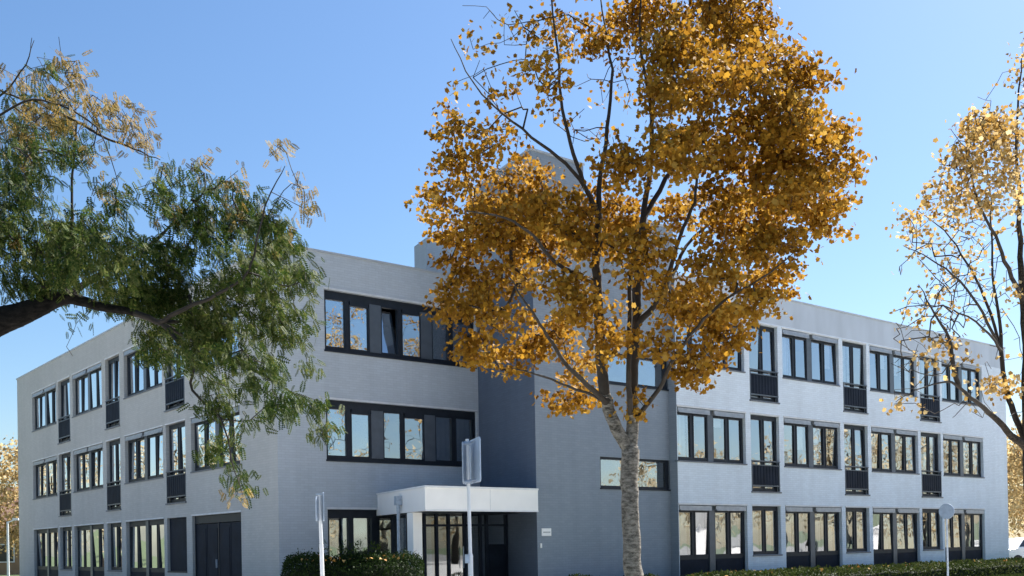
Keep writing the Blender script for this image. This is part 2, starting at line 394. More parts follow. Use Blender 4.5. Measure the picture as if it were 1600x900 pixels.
# closed dark panels and the double door of the left facade
a, b = LN[0]; holesL.append((a, b, .86, R1T))
p = MB(); p.box(FL, a, b, -.13, -.09, .86, R1T); p.box(FL, a + .07, b - .07, -.09, -.075, .95, R1T - .2); pn = p.build('blind_panel', MT['panel'], bld)
p = MB(); p.box(FL, a, b, -.09, .01, .83, .88); p.build('sill', MT['frame'], pn)
a, b = LW[0]; holesL.append((a, b, .0, R1T)); p = MB()
for k in range(4):
    x0 = a + .06 + k * (b - a - .12) / 4; x1 = x0 + (b - a - .12) / 4
    p.box(FL, x0 + .012, x1 - .012, -.14, -.10, .03, R1T - .26); p.box(FL, x0 + .10, x1 - .10, -.10, -.088, .35, R1T - .4)
dr = p.build('door', MT['panel'], bld)
p = MB(); p.box(FL, a, a + .06, -.16, -.08, 0, R1T); p.box(FL, b - .06, b, -.16, -.08, 0, R1T); p.box(FL, a + .06, b - .06, -.16, -.08, R1T - .24, R1T)
p.box(FL, (a + b) / 2 - .03, (a + b) / 2 + .03, -.16, -.085, 0, R1T - .24); p.build('frame', MT['frame'], dr)
p = MB(); p.box(FL, (a + b) / 2 + .10, (a + b) / 2 + .13, -.088, -.04, 1.0, 1.25); p.build('handle', MT['galv'], dr)
p = MB(); p.box(FL, a - .02, b + .02, -.03, .018, R1T + .003, R1T + .05); p.build('lintel', MT['lintel'], dr)

# centre facade: three bands; a plain dark board between sashes
def centre_window(z0, z1, t1, spec, lightbox):
    t0 = 1.45; f = MB(); g = MB(); m2 = []; c = []; c2 = []; D0, D1 = -.20, -.10
    zt = z1 - .20; zb = z0 + .09
    f.box(FC, t0, t1, D0, D1, z0, zb); f.box(FC, t0, t1, D0, D1, zt, z1)
    f.box(FC, t0, t0 + .06, D0, D1, zb, zt); f.box(FC, t1 - .06, t1, D0, D1, zb, zt)
    for (a, b, k) in spec:
        if k == 'm': q_ = MB(); q_.box(FC, a, b, D0, D1 + .012, zb, zt); m2.append(q_); continue
        if k == 'x': f.box(FC, a, b, D0, D1 - .004, zb, zt); continue
        top = zt - (.10 if 't' in k else 0); s = .035
        f.box(FC, a, a + s, D0, D1 + .006, zb, top); f.box(FC, b - s, b, D0, D1 + .006, zb, top)
        f.box(FC, a + s, b - s, D0, D1 + .006, zb, zb + s); f.box(FC, a + s, b - s, D0, D1 + .006, top - s, zt)
        if 'o' in k:                              # sash tilted inwards
            gg = [FC.p(a + s, D0 + .03, zb + s), FC.p(b - s, D0 + .03, zb + s), FC.p(b - s, D0 - .12, top - s), FC.p(a + s, D0 - .12, top - s)]
            g.quad(gg)
        elif 'y' in k:
            q = .10 * (b - a) if 'Y' in k else .05 * (b - a)
            g.quad([FC.p(a + s, D1 - .01 - q, zb + s), FC.p(b - s, D1 - .01, zb + s), FC.p(b - s, D1 - .01, top - s), FC.p(a + s, D1 - .01 - q, top - s)])
        else: g.box(FC, a + s, b - s, D0 + .04, D0 + .05, zb + s, top - s)
        if 'c' in k: curtain(c, FC, a - .04, b + .04, zb, zt)
        if 'g' in k: curtain(c2, FC, a - .04, b + .04, zb, zt)
    win = f.build('window', MT['frame'], bld); g.build('pane', MT['glass'], win); [q_.build('post', MT['frame2'], win) for q_ in m2]
    for q_ in c: q_.build('curtain', MT['curtain'], win, smooth=True)
    for q_ in c2: q_.build('dark_curtain', MT['curtain2'], win, smooth=True)
    l = MB(); l.box(FC, t0 - .03, t1, -.03, .03, z1 + .003, z1 + .06); l.build('lintel', MT['lintel'], win)
    s = MB(); s.box(FC, t0 - .02, t1, D1 + .01, .04, z0 - .05, z0 - .003); s.build('sill', MT['frame'], win)
TE = 6.66
sp2 = [(1.51, 2.18, 'v'), (2.18, 2.27, 'x'), (2.27, 2.93, 'vt'), (2.93, 3.32, 'm'), (3.32, 3.92, 'vy'), (3.92, 4.02, 'x'), (4.02, 4.73, 'vtyY'), (4.73, 5.11, 'm'), (5.11, 5.75, 'vg'), (5.75, 5.85, 'x'), (5.85, 6.5, 'vg')]
sp3 = [(1.51, 2.18, 'v'), (2.18, 2.27, 'x'), (2.27, 2.93, 'vt'), (2.93, 3.3, 'm'), (3.3, 3.9, 'vo'), (3.9, 4.0, 'x'), (4.0, 4.66, 'vtyY'), (4.66, 5.05, 'm'), (5.05, 5.68, 'vc'), (5.68, 5.78, 'x'), (5.78, 6.5, 'vt')]
sp1 = [(1.51, 2.18, 'v'), (2.18, 2.27, 'x'), (2.27, 2.93, 'v'), (2.93, 3.1, 'x'), (3.1, 3.9, 'v'), (3.9, 4.0, 'x'), (4.0, 4.5, 'v')]
centre_window(R3B, R3T, 6.6, sp3, 1); centre_window(R2B, R2T, 6.6, sp2, 1); centre_window(.75, R1T, 4.6, sp1, 0)
facade(FC, 0, TE, 0, ROOF - .9, [(1.45, 6.6, R3B, R3T), (1.45, 6.6, R2B, R2T), (1.45, 4.6, .75, R1T), (4.85, 6.45, 0, 2.38)], MT['wall'])
facade(FL, 0, 26.4, 0, ROOF - .9, holesL, MT['wall_left_warmlit'])
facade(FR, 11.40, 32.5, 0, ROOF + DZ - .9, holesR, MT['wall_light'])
# window piers between bays of the right wing stay plain wall; parapet band above, its dimmer light put into the colour
pb = MB()
pb.box(FC, 0, TE, -.25, .0, ROOF - .9, ROOF); pb.build('parapet', MT['wall'], bld)
pb = MB(); pb.box(FL, .003, 26.4, -.25, .0, ROOF - .9, ROOF); pb.build('parapet', MT['wall_left_warmlit'], bld)
pb = MB(); pb.box(FR, 11.40, 32.5, -.25, .0, ROOF + DZ - .9, ROOF + DZ); pb.build('parapet', MT['dim_band'], bld)
cpg = MB(); cpg.box(FC, -.03, TE, -.30, .03, ROOF, ROOF + .06); cpg.box(FL, .30, 26.45, -.30, .03, ROOF, ROOF + .06); cpg.box(FR, 11.40, 32.53, -.30, .03, ROOF + DZ, ROOF + DZ + .06)
cpg.build('coping', MT['coping'], bld)

# --- stair tower with the slanting dark side wall
TU, TV = 6.02, -3.40
TC = uv2w(TU, TV); av = np.array([-.44, .90]); av = av / np.linalg.norm(av); TE_ = uv2w(6.66, 0.0)
aw = (TE_ - TC) / np.linalg.norm(TE_ - TC); AL = float(np.linalg.norm(TE_ - TC)); FA = Fac(TC, aw, (-aw[1], aw[0])); FT = Fac(C0 + dL * TV, dR, -dL)
tw_h = [(8.45, 11.40, 3.13, 4.03), (8.45, 11.40, 6.20, 7.10)]
facade(FT, TU, 11.75, 0, 10.6, tw_h, MT['wall_tower'], name='stair_tower')
b = MB(); b.quad([FT.p(TU, 0, 10.6), FT.p(8.0, 0, 10.6), FT.p(8.0, 0, 12.36), FT.p(TU, 0, 12.36)], [(TU, 10.6), (8, 10.6), (8, 12.36), (TU, 12.36)])
b.quad([FT.p(8.0, 0, 10.6), FT.p(8, -3.45, 10.6), FT.p(8, -3.45, 12.36), FT.p(8.0, 0, 12.36)], [(0, 10.6), (6, 10.6), (6, 12.36), (0, 12.36)])
b.quad([FT.p(8.0, 0, 10.6), FT.p(11.75, 0, 10.6), FT.p(11.75, 0, 11.2), FT.p(8.0, 0, 11.2)], [(8, 10.6), (11.75, 10.6), (11.75, 11.2), (8, 11.2)])
b.quad([FT.p(11.75, 0, 9), FT.p(11.75, -6, 9), FT.p(11.75, -6, 11.2), FT.p(11.75, 0, 11.2)], [(0, 9), (6, 9), (6, 11.2), (0, 11.2)])
e1 = FA.p(AL, 0, 0); b.quad([FT.p(TU, 0, 12.36), FT.p(8, 0, 12.36), FT.p(8, -3.45, 12.36), e1 + [0, 0, 12.36]])
b.quad([FT.p(8, 0, 11.2), FT.p(11.75, 0, 11.2), FT.p(11.75, -6, 11.2), FT.p(8, -6, 11.2)])
b.quad([FA.p(0, 0, 9.0), FA.p(AL, 0, 9.0), FA.p(AL, 0, 12.36), FA.p(0, 0, 12.36)], [(0, 9), (AL, 9), (AL, 12.36), (0, 12.36)])
b.quad([FA.p(AL,0,9), FT.p(8,-3.45,9), FT.p(8,-3.45,12.36), FA.p(AL,0,12.36)])
b.build('stair_tower', MT['wall_tower'], bld)
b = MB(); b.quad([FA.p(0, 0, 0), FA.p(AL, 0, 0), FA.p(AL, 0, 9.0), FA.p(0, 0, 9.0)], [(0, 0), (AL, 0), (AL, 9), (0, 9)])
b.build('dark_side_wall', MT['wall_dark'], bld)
b = MB(); b.box(FT, TU - .03, 8.03, -.2, .03, 12.36, 12.42); b.box(FT, 8.03, 11.78, -.2, .03, 11.2, 11.26); b.box(FA, .2, AL, -.2, .03, 12.36, 12.42); b.build('coping', MT['coping'], bld)
for (a0, a1, z0, z1) in tw_h:
    f = MB(); f.box(FT, a0, a1, -.16, -.06, z0, z0 + .07); f.box(FT, a0, a1, -.16, -.06, z1 - .07, z1)
    f.box(FT, a0, a0 + .08, -.16, -.06, z0 + .07, z1 - .07); f.box(FT, a1 - .12, a1, -.16, -.06, z0 + .07, z1 - .07); f.box(FT, (a0 + a1) / 2 - .04, (a0 + a1) / 2 + .04, -.16, -.065, z0 + .07, z1 - .07)
    wn = f.build('window', MT['frame'], bld); wn['label'] = 'long low window of the stair tower'
    g = MB(); g.box(FT, a0 + .08, a1 - .12, -.12, -.11, z0 + .07, z1 - .07); g.build('pane', MT['glass'], wn)
    s = MB(); s.box(FT, a0 - .02, a1 + .02, -.06, .03, z0 - .045, z0 - .003); s.build('sill', MT['frame'], wn)
# penthouse on the roof
P0 = np.array([-2.8, 36.0]); P1 = P0 + av * 1.2
pp = [tuple(P1), tuple(P0), tuple(P0 + dR * 6.5), tuple(P0 + dR * 6.5 + dL * 3.5), tuple(P1 + np.array([0.2, 3.4]))]
b = MB(); b.prism(pp, ROOF - .3, 12.3); b.build('roof_penthouse', MT['wall'], bld)

b = MB(); b.quad([FR.p(11.40, -.6, 0), FR.p(11.40, 0, 0), FR.p(11.40, 0, ROOF + DZ), FR.p(11.40, -.6, ROOF + DZ)], [(0, 0), (.6, 0), (.6, 9.6), (0, 9.6)]); b.build('wall', MT['wall_tower'], bld)
# --- floors, roof, inner and back walls
def poly(pts): return [tuple(uv2w(*p)) for p in pts]
footA = [(.2, .2), (6.9, .2), (12, .2), (12, 26.2), (.2, 26.2)]
footB = [(6.5, -2.9), (11.9, -2.9), (11.9, -3.4), (32.3, -3.4), (32.3, 9), (12.02, 9), (12.02, .18), (7.0, .18)]
b = MB()
for z0, z1 in ((2.72, 2.98), (5.72, 5.98)):
    b.prism(poly(footA), z0, z1); b.prism(poly(footB), z0 + .004, z1 + .004)
b.prism(poly(footA), .0, .04); b.prism(poly(footB), .0, .044)
b.build('floor_slab', MT['slab'], bld)
b = MB(); b.prism(poly(footA), 8.9, 9.2); b.prism(poly(footB), 8.905, 9.205); b.build('roof', MT['roof'], bld)
b = MB()
def wallseg(p, q, z0=0, z1=9.3):
    a = uv2w(*p); c = uv2w(*q); L = math.dist(a, c); d = (c - a) / L; f = Fac(a, d, (d[1], -d[0])); b.box(f, 0, L, -.1, .1, z0, z1)
for p, q in (((12.1, 4), (12.1, 26.3)), ((0.05, 26.35), (12, 26.35)), ((32.4, -3.5), (32.4, 9.1)), ((12, 9.1), (32.4, 9.1))): wallseg(p, q, 0, ROOF - .02)
b.build('rear_wall', MT['wall'], bld)
b = MB()
for p, q in (((4.6, 4.4), (4.6, 26)), ((4.6, 4.4), (11.9, 4.4)), ((12, .8), (32.2, .8)), ((11.9, -3.0), (11.9, .8))): wallseg(p, q, .05, 8.88)
for v in (6.1, 12.1, 18.1, 24): wallseg((.3, v), (4.5, v), .06, 8.87)
for u in (16.6, 21.87, 27.05): wallseg((u, -3.3), (u, .7), .06, 8.87)
b.build('inner_wall', MT['inside'], bld)

# --- entrance: canopy, vestibule, column, downpipe
CB = np.array([-2.15, 25.8]); CD = uv2w(6.0, -3.42) ; CA = CB + av * 3.78; CE = uv2w(6.66, .0)
CDf = CB + dR * (float((CD - CB) @ dR) - .09)
b = MB(); b.prism([tuple(CB), tuple(CDf), tuple(CE), tuple(CA)], 2.41, 2.99); cn = b.build('canopy', MT['white'], bld)
Ff = Fac(CB, dR, -dL); Lf = float((CDf - CB) @ dR); Fs = Fac(CB, av, (-av[1], av[0]))
b = MB(); b.box(Ff, -.02, Lf, -.05, .03, 2.99, 3.04); b.box(Fs, .05, 3.75, -.05, .03, 2.99, 3.04); b.box(Ff, .0, Lf, .002, .012, 2.40, 2.44); b.box(Ff, 2.05, 2.065, .0, .006, 2.44, 2.98); b.box(Fs, 1.95, 1.965, .0, .006, 2.41, 2.98)
b.build('trim', MT['whitemet'], cn)
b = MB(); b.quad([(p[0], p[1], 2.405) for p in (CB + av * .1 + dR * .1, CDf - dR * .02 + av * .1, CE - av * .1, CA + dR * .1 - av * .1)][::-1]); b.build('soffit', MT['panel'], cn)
b = MB(); cx = CB + av * 1.15 + dR * .16; fcol = Fac(cx, dR, -dL); b.box(fcol, -.14, .14, -.14, .14, 0, 2.40); b.build('column', MT['white'], cn)
dpp = CB + av * 1.73 + np.array([-av[1], av[0]]) * .09
b = MB(); b.tube((dpp[0], dpp[1], .0), (dpp[0], dpp[1], 2.62), .045); fd = Fac(dpp, av, (-av[1], av[0])); b.box(fd, -.09, .09, -.08, .08, 2.62, 2.86); b.build('downpipe', MT['galv'], cn)
# glazed entrance screen
V1 = TC + aw * 1.75; FV = Fac(V1, -dR, -dL)       # t runs to the left
b = MB(); g = MB(); H = 2.40
posts = [0, .75, 1.0, 2.0, 2.12, 3.12, 3.42]
for t in (.02, .72, .95, 1.50, 2.05, 2.45, 2.85, 3.35): b.box(FV, t, t + .07, -.05, .05, .05, H)
b.box(FV, 0, 3.42, -.045, .045, 0, .1); b.box(FV, 0, 3.42, -.045, .045, 2.06, 2.12); b.box(FV, .79, 2.05, -.045, .045, .42, .56)
ds = b.build('entrance_screen', MT['panel'], bld)
g.box(FV, .05, 3.40, -.01, .0, .1, H); g.build('pane', MT['glass2'], ds)
b = MB(); b.tube(FV.p(1.44, .09, .9), FV.p(1.44, .09, 1.5), .014, n=6); b.tube(FV.p(1.64, .09, .9), FV.p(1.64, .09, 1.5), .014, n=6)
b.build('handle', MT['galv'], ds)
b = MB(); b.box(FV, .09, .68, .0, .02, .1, 1.55); b.build('dark_door_leaf', MT['panel'], ds)
VL_ = V1 - dR * 3.42; FVs = Fac(VL_, av, (-av[1], av[0]))
b = MB(); b.box(FVs, 0, .06, -.04, .03, 0, 2.4); b.box(FVs, 1.2, 1.28, -.04, .03, 0, 2.4); b.box(FVs, .06, 1.2, -.04, .03, 0, .12); ss = b.build('side_screen', MT['frame'], bld)
g = MB(); g.box(FVs, .06, 1.2, -.01, 0, .12, 2.4); g.build('pane', MT['glass2'], ss)
# plaque and bell on the tower
b = MB(); b.box(FT, 6.17, 6.51, .003, .03, 1.75, 1.96); o = b.build('wall_plaque', MT['white'], None, org=FT.p(6.34, 0, 1.75), bevel=.004)
tag(o, 'small white plaque on the grey tower wall right of the entrance', 'plaque')
b = MB(); b.box(FT, 6.21, 6.47, .03, .033, 1.84, 1.865); b.build('marking', MT['alu'], o, org=FT.p(6.34, 0, 1.75))
b = MB(); b.box(FT, 6.11, 6.16, .003, .04, 1.42, 1.55); o = b.build('door_bell', MT['white'], None, org=FT.p(6.13, 0, 1.42), bevel=.004)
tag(o, 'little cream bell plate under the white plaque beside the entrance', 'door bell')
lp = FV.p(3.05, -.8, 1.12); b = MB(); b.ball(lp, .07, .07, .07); b.tube(lp + [0, 0, -.2], lp, .015)
o = b.build('table_lamp', emis('warm lamp glass', (1, .62, .30), 2.2), None, org=lp - [0, 0, .2]); tag(o, 'small lit round lamp glowing behind the entrance glass', 'lamp')
b = MB(); fq = FC; b.box(FC, 3.95, 4.25, .35, .36, 1.15, 1.52); o = b.build('notice_board', MT['white'], None, org=FC.p(4.1, .35, 1.0)); 
b = MB(); b.box(FC, 4.08, 4.12, .33, .35, .0, 1.52); b.build('post', MT['galv'], o, org=FC.p(4.1, .35, 1.0)); b = MB(); b.box(FC, 4.04, 4.10, .36, .363, 1.2, 1.45); b.box(FC, 4.10, 4.18, .36, .363, 1.38, 1.45); b.build('marking', MT['frame'], o, org=FC.p(4.1, .35, 1.0))
tag(o, 'small white board with a black mark between the hedge and the canopy column', 'sign')

# ------------------------------------------------------------ ground
def sheet(name, pts, z, m, kind='structure'):
    b = MB(); b.quad([(p[0], p[1], z) for p in pts], [tuple(p) for p in pts]); return tag(b.build(name, m), None, None, kind=kind)
sheet('ground', [(-600, -600), (600, -600), (600, 900), (-600, 900)], 0, mat('lawn soil', (.055, .075, .025), .95, .35, .8, bump=.5, bscale=30))
sheet('road', [(-80, -9), (80, -9), (80, 6), (-80, 6)], .004, mat('asphalt', (.05, .05, .052), .9, .2, 2, bump=.4, bscale=90))
b = MB(); b.box(WORLD, -80, 80, -6.15, -6.0, 0, .12); tag(b.build('kerb', mat('kerb stone', (.3, .3, .29), .8, .15, 4)), None, None, kind='structure')
bounce_mat = mat('added pale bounce paving', (.50, .48, .45), .85, .1, 1.5, bump=.2, bscale=30)
pav = mat('paving', (.40, .39, .37), .85, .12, 2.5, bump=.3, bscale=25)
sheet('pavement', [(-80, 6.15), (80, 6.15), (80, 9.5), (-80, 9.5)], .02, pav)
q = [FR.p(4, 6.5, 0), FR.p(60, 6.5, 0), np.array([80, 9.5, 0]), np.array([1.5, 9.5, 0])]
sheet('added_bounce_paving', q, .010, bounce_mat)  # pale ground added out of view to bounce sunlight onto the facades
q = [FL.p(30, 2.5, 0), np.array([-45, 20, 0]), np.array([-30, 9.5, 0]), np.array([-2.5, 9.5, 0]), np.array([-2.5, 21, 0]), FL.p(0, 2.5, 0)]
sheet('added_bounce_paving', q, .010, bounce_mat)  # second added bounce sheet, in front of the left facade
sheet('entrance_path', [(-2.5, 9.5), (1.5, 9.5), (1.0, 26.9), (-.5, 29.0), (-2.6, 25.5)], .012, pav)
sheet('added_unseen_paving', [(36, -40), (160, -40), (160, 43.9), (36, 43.9)], .006, mat('added unseen grey paving', (.16, .155, .145), .9, .15, 1.2))  # unseen paving added to keep green ground out of the window reflections
sheet('parking_area', [(24, 44), (90, 44), (90, 75), (24, 75)], .008, pav)

# ------------------------------------------------------------ foliage helpers
def mesh_np(name, V, faces_n, loops, m, parent, org, smooth=False):
    """V (n,3) float; loops flat vertex indices; faces_n loop counts"""
    me = bpy.data.meshes.new(name)
    me.vertices.add(len(V)); me.vertices.foreach_set('co', (V - org).astype(np.float32).ravel())
    me.loops.add(len(loops)); me.loops.foreach_set('vertex_index', loops.astype(np.int32))
    st = np.concatenate([[0], np.cumsum(faces_n)[:-1]]).astype(np.int32)
    me.polygons.add(len(faces_n)); me.polygons.foreach_set('loop_start', st)
    me.polygons.foreach_set('loop_total', faces_n.astype(np.int32))
    if smooth: me.polygons.foreach_set('use_smooth', np.ones(len(faces_n), bool))
    me.update(calc_edges=True); me.validate(); me.materials.append(m)
    return link(name, me, parent)

def frames(n, droop=.5, rg=rng):
    """random orientation frames; leaf axis biased downward"""
    a = rg.normal(size=(n, 3)); a[:, 2] -= droop * 1.5; a /= np.linalg.norm(a, axis=1)[:, None]
    b = rg.normal(size=(n, 3)); b -= (b * a).sum(1)[:, None] * a; b /= np.linalg.norm(b, axis=1)[:, None]
    return a, b, np.cross(a, b)
MAPLE2D = [(0, 0), (.16, .10), (.46, .02), (.36, .30), (.52, .55), (.24, .56), (.0, 1.0), (-.24, .56), (-.52, .55), (-.36, .30), (-.46, .02), (-.16, .10)]
def leaves(P, size, tmpl, droop=.5, fold=.18, rg=rng):
    n = len(P); a, b, c = frames(n, droop, rg); T = np.array(tmpl, float); k = len(T)
    s = (size * rg.uniform(.65, 1.25, n))[:, None, None]
    z = (np.abs(T[:, 0]) * fold - (T[:, 1] ** 2) * fold)[None, :, None]
    V = P[:, None, :] + s * (T[None, :, 0:1] * b[:, None, :] + T[None, :, 1:2] * a[:, None, :] + z * c[:, None, :])
    V = V.reshape(-1, 3)
    # fan from vertex k/2 tip is bad for concave shapes: add a centre vertex
    cen = P[:, None, :] + s * (.35 * a[:, None, :]); Vn = np.concatenate([V.reshape(n, k, 3), cen], 1).reshape(-1, 3)
    base = (np.arange(n) * (k + 1))[:, None, None]
    tri = np.array([[k, i, (i + 1) % k] for i in range(k)])[None] + base
    return Vn, np.full(n * k, 3), tri.reshape(-1)
MAPLE_S = [(0, 0), (.48, .08), (.34, .34), (.50, .60), (.0, 1.0), (-.50, .60), (-.34, .34), (-.48, .08)]
QUAD2D = [(-.5, 0), (.5, 0), (.35, 1), (-.35, 1)]
def simple_leaves(P, size, droop=.3, rg=rng, asp=.6):
    n = len(P); a, b, c = frames(n, droop, rg); s = (size * rg.uniform(.6, 1.3, n))[:, None, None]
    T = np.array([(0, 0), (.5 * asp, .45), (0, 1), (-.5 * asp, .45)])
    V = (P[:, None, :] + s * (T[None, :, 0:1] * b[:, None, :] + T[None, :, 1:2] * a[:, None, :])).reshape(-1, 3)
    return V, np.full(n, 4), np.arange(n * 4)
def fronds(P, size, rg=rng, pairs=7):
    """pinnate leaves: hanging midrib with small leaflets on both sides"""
    n = len(P); a = rg.normal(size=(n, 3)) * .45; a[:, 2] -= .8; a[:, 0] += .25; a /= np.linalg.norm(a, axis=1)[:, None]
    b = rg.normal(size=(n, 3)); b -= (b * a).sum(1)[:, None] * a; b /= np.linalg.norm(b, axis=1)[:, None]
    s = (size * rg.uniform(.6, 1.3, n))[:, None, None]; T = []
    for i in range(pairs):
        y = .1 + .85 * i / (pairs - 1); w_ = .30 * (1 - abs(y - .45) * .7)
        for q in (-1, 1):
            T += [(0, y), (q * w_ * .6, y - .01), (q * w_, y + .11), (q * w_ * .42, y + .12)]
    T = np.array(T); V = (P[:, None, :] + s * (T[None, :, 0:1] * b[:, None, :] + T[None, :, 1:2] * a[:, None, :])).reshape(-1, 3)
    m = n * pairs * 2
    return V, np.full(m, 4), np.arange(m * 4)

class Tree:
    def __init__(s, seed=1): s.P = []; s.par = []; s.fix = []; s.rg = np.random.default_rng(seed)
    def node(s, p, par, r=0): s.P.append(np.array(p, float)); s.par.append(par); s.fix.append(r); return len(s.P) - 1
    def limb(s, pts, par, rs=None, sub=4):
        """pts list of 3d points; returns index of last"""
        if par is not None: pts = [s.P[par]] + list(pts)
        pts = [np.array(p, float) for p in pts]; last = par
        if par is None: last = s.node(pts[0], -1, rs[0] if rs else 0)
        n = len(pts)
        for i in range(n - 1):
            p0 = pts[max(0, i - 1)]; p1 = pts[i]; p2 = pts[i + 1]; p3 = pts[min(n - 1, i + 2)]
            for k in range(1, sub + 1):
                t = k / sub
                q = .5 * ((2 * p1) + (-p0 + p2) * t + (2 * p0 - 5 * p1 + 4 * p2 - p3) * t * t + (-p0 + 3 * p1 - 3 * p2 + p3) * t ** 3)
                L = np.linalg.norm(p2 - p1); q = q + s.rg.normal(size=3) * L * .012
                r = 0
                if rs:
                    ra = rs[min(i, len(rs) - 1)]; rb = rs[min(i + 1, len(rs) - 1)]; r = ra + (rb - ra) * t
                last = s.node(q, last, r)
        return last
    def attract(s, A, step=.22, up=.12, maxd=9.):
        """join every point of A (n,3) to the nearest branch node, nearest first"""
        A = np.array(A); N = np.array(s.P); d = np.full(len(A), 1e9); nn = np.zeros(len(A), int)
        for i0 in range(0, len(N), 256):
            D = np.linalg.norm(A[:, None] - N[None, i0:i0 + 256], axis=2); j = D.argmin(1); dm = D[np.arange(len(A)), j]
            u = dm < d; d[u] = dm[u]; nn[u] = j[u] + i0
        done = np.zeros(len(A), bool); tips = []
        for _ in range(len(A)):
            dd = np.where(done, 1e9, d); i = int(dd.argmin()); done[i] = True
            if dd[i] > maxd: continue
            a = A[i]; par = int(nn[i]); p = s.P[par]
            L = np.linalg.norm(a - p); k = max(1, int(L / step)); new = []
            sag = np.array([0, 0, up * L])
            for m in range(1, k + 1):
                t = m / k; q = p + (a - p) * t - sag * t * (1 - t) * 2 + s.rg.normal(size=3) * step * .08 * (m < k)
                par = s.node(q, par); new.append(q)
            tips.append(par)
            new = np.array(new); D = np.linalg.norm(A[:, None] - new[None], axis=2); j = D.argmin(1); dm = D[np.arange(len(A)), j]
            u = dm < d; d[u] = dm[u]; nn[u] = len(s.P) - k + j[u]
        return tips
    def near(s, p):
        p = np.array(p); b = [(np.linalg.norm(s.P[i] - p), i) for i in range(len(s.P)) if s.fix[i]]; return min(b)[1]
    def radii(s, tip=.004, ex=2.35):
        n = len(s.P); acc = np.zeros(n); r = np.zeros(n); ch = np.zeros(n, int)
        for i in range(n):
            if s.par[i] >= 0: ch[s.par[i]] += 1
        for i in range(n - 1, -1, -1):
            v = max(acc[i], tip ** ex); r[i] = v ** (1 / ex)
            if s.fix[i]: r[i] = s.fix[i] if s.fix[i] > 0 else r[i]
            if s.par[i] >= 0: acc[s.par[i]] += v * 1.0
        for i in range(n):                           # a child never thicker than its parent
            if s.par[i] >= 0: r[i] = min(r[i], r[s.par[i]] * .98 if not s.fix[i] else 9)
        return r
    def mesh(s, m, parent, org, tip=.004, name='trunk', m2=None, rcut=.055, zcut=99):
        r = s.radii(tip); n = len(s.P); P = np.array(s.P)
        Vs, fn, lp, mi = [], [], [], []; off = 0
        for i in range(n):
            p = s.par[i]
            if p < 0: continue
            k = 14 if r[p] > .07 else (7 if r[p] > .02 else 4)
            d = P[i] - P[p]; L = np.linalg.norm(d)
            if L < 1e-5: continue
            d = d / L; x = np.cross(d, [.31, .95, .05]); x /= np.linalg.norm(x); y = np.cross(d, x)
            an = np.arange(k) * 2 * math.pi / k; ring = np.cos(an)[:, None] * x + np.sin(an)[:, None] * y
            rp = min(r[p], r[i] * 1.25) if not s.fix[i] else r[p]
            if r[i] > .05:
                rr = 1 + .05 * np.sin(an * 3 + P[i][2] * 3)[:, None]; ring = ring * rr
            Vs.append(P[p] - d * rp * .15 + ring * rp); Vs.append(P[i] + d * r[i] * .15 + ring * r[i])
            for q in range(k):
                lp += [off + q, off + (q + 1) % k, off + k + (q + 1) % k, off + k + q]; fn.append(4); mi.append(1 if m2 and (r[i] < rcut or P[i][2] > zcut) else 0)
            off += 2 * k
        o = mesh_np(name, np.concatenate(Vs), np.array(fn), np.array(lp), m, parent, org, smooth=True)
        if m2: o.data.materials.append(m2); o.data.polygons.foreach_set('material_index', np.array(mi, dtype=np.int32))
        return o

def blob_points(blobs, D0, depthf, per, rg):
    out = []
    for bl in blobs:
        x, y, rx, ry = bl[:4]; dens = bl[4] if len(bl) > 4 else 1
        dd = depthf(x, y, rg) if len(bl) < 6 else bl[5]
        n = max(2, int(per * dens * rx * ry / 1000 * rg.uniform(.8, 1.2))); k = 0
        while k < n:
            q = rg.uniform(-1, 1, 3)
            if (q ** 2).sum() > 1: continue
            rz = (rx + ry) / 2 / F * D0 * 1.2
            out.append(at(x + q[0] * rx, y + q[1] * ry, D0 + dd + q[2] * rz)); k += 1
    return np.array(out)

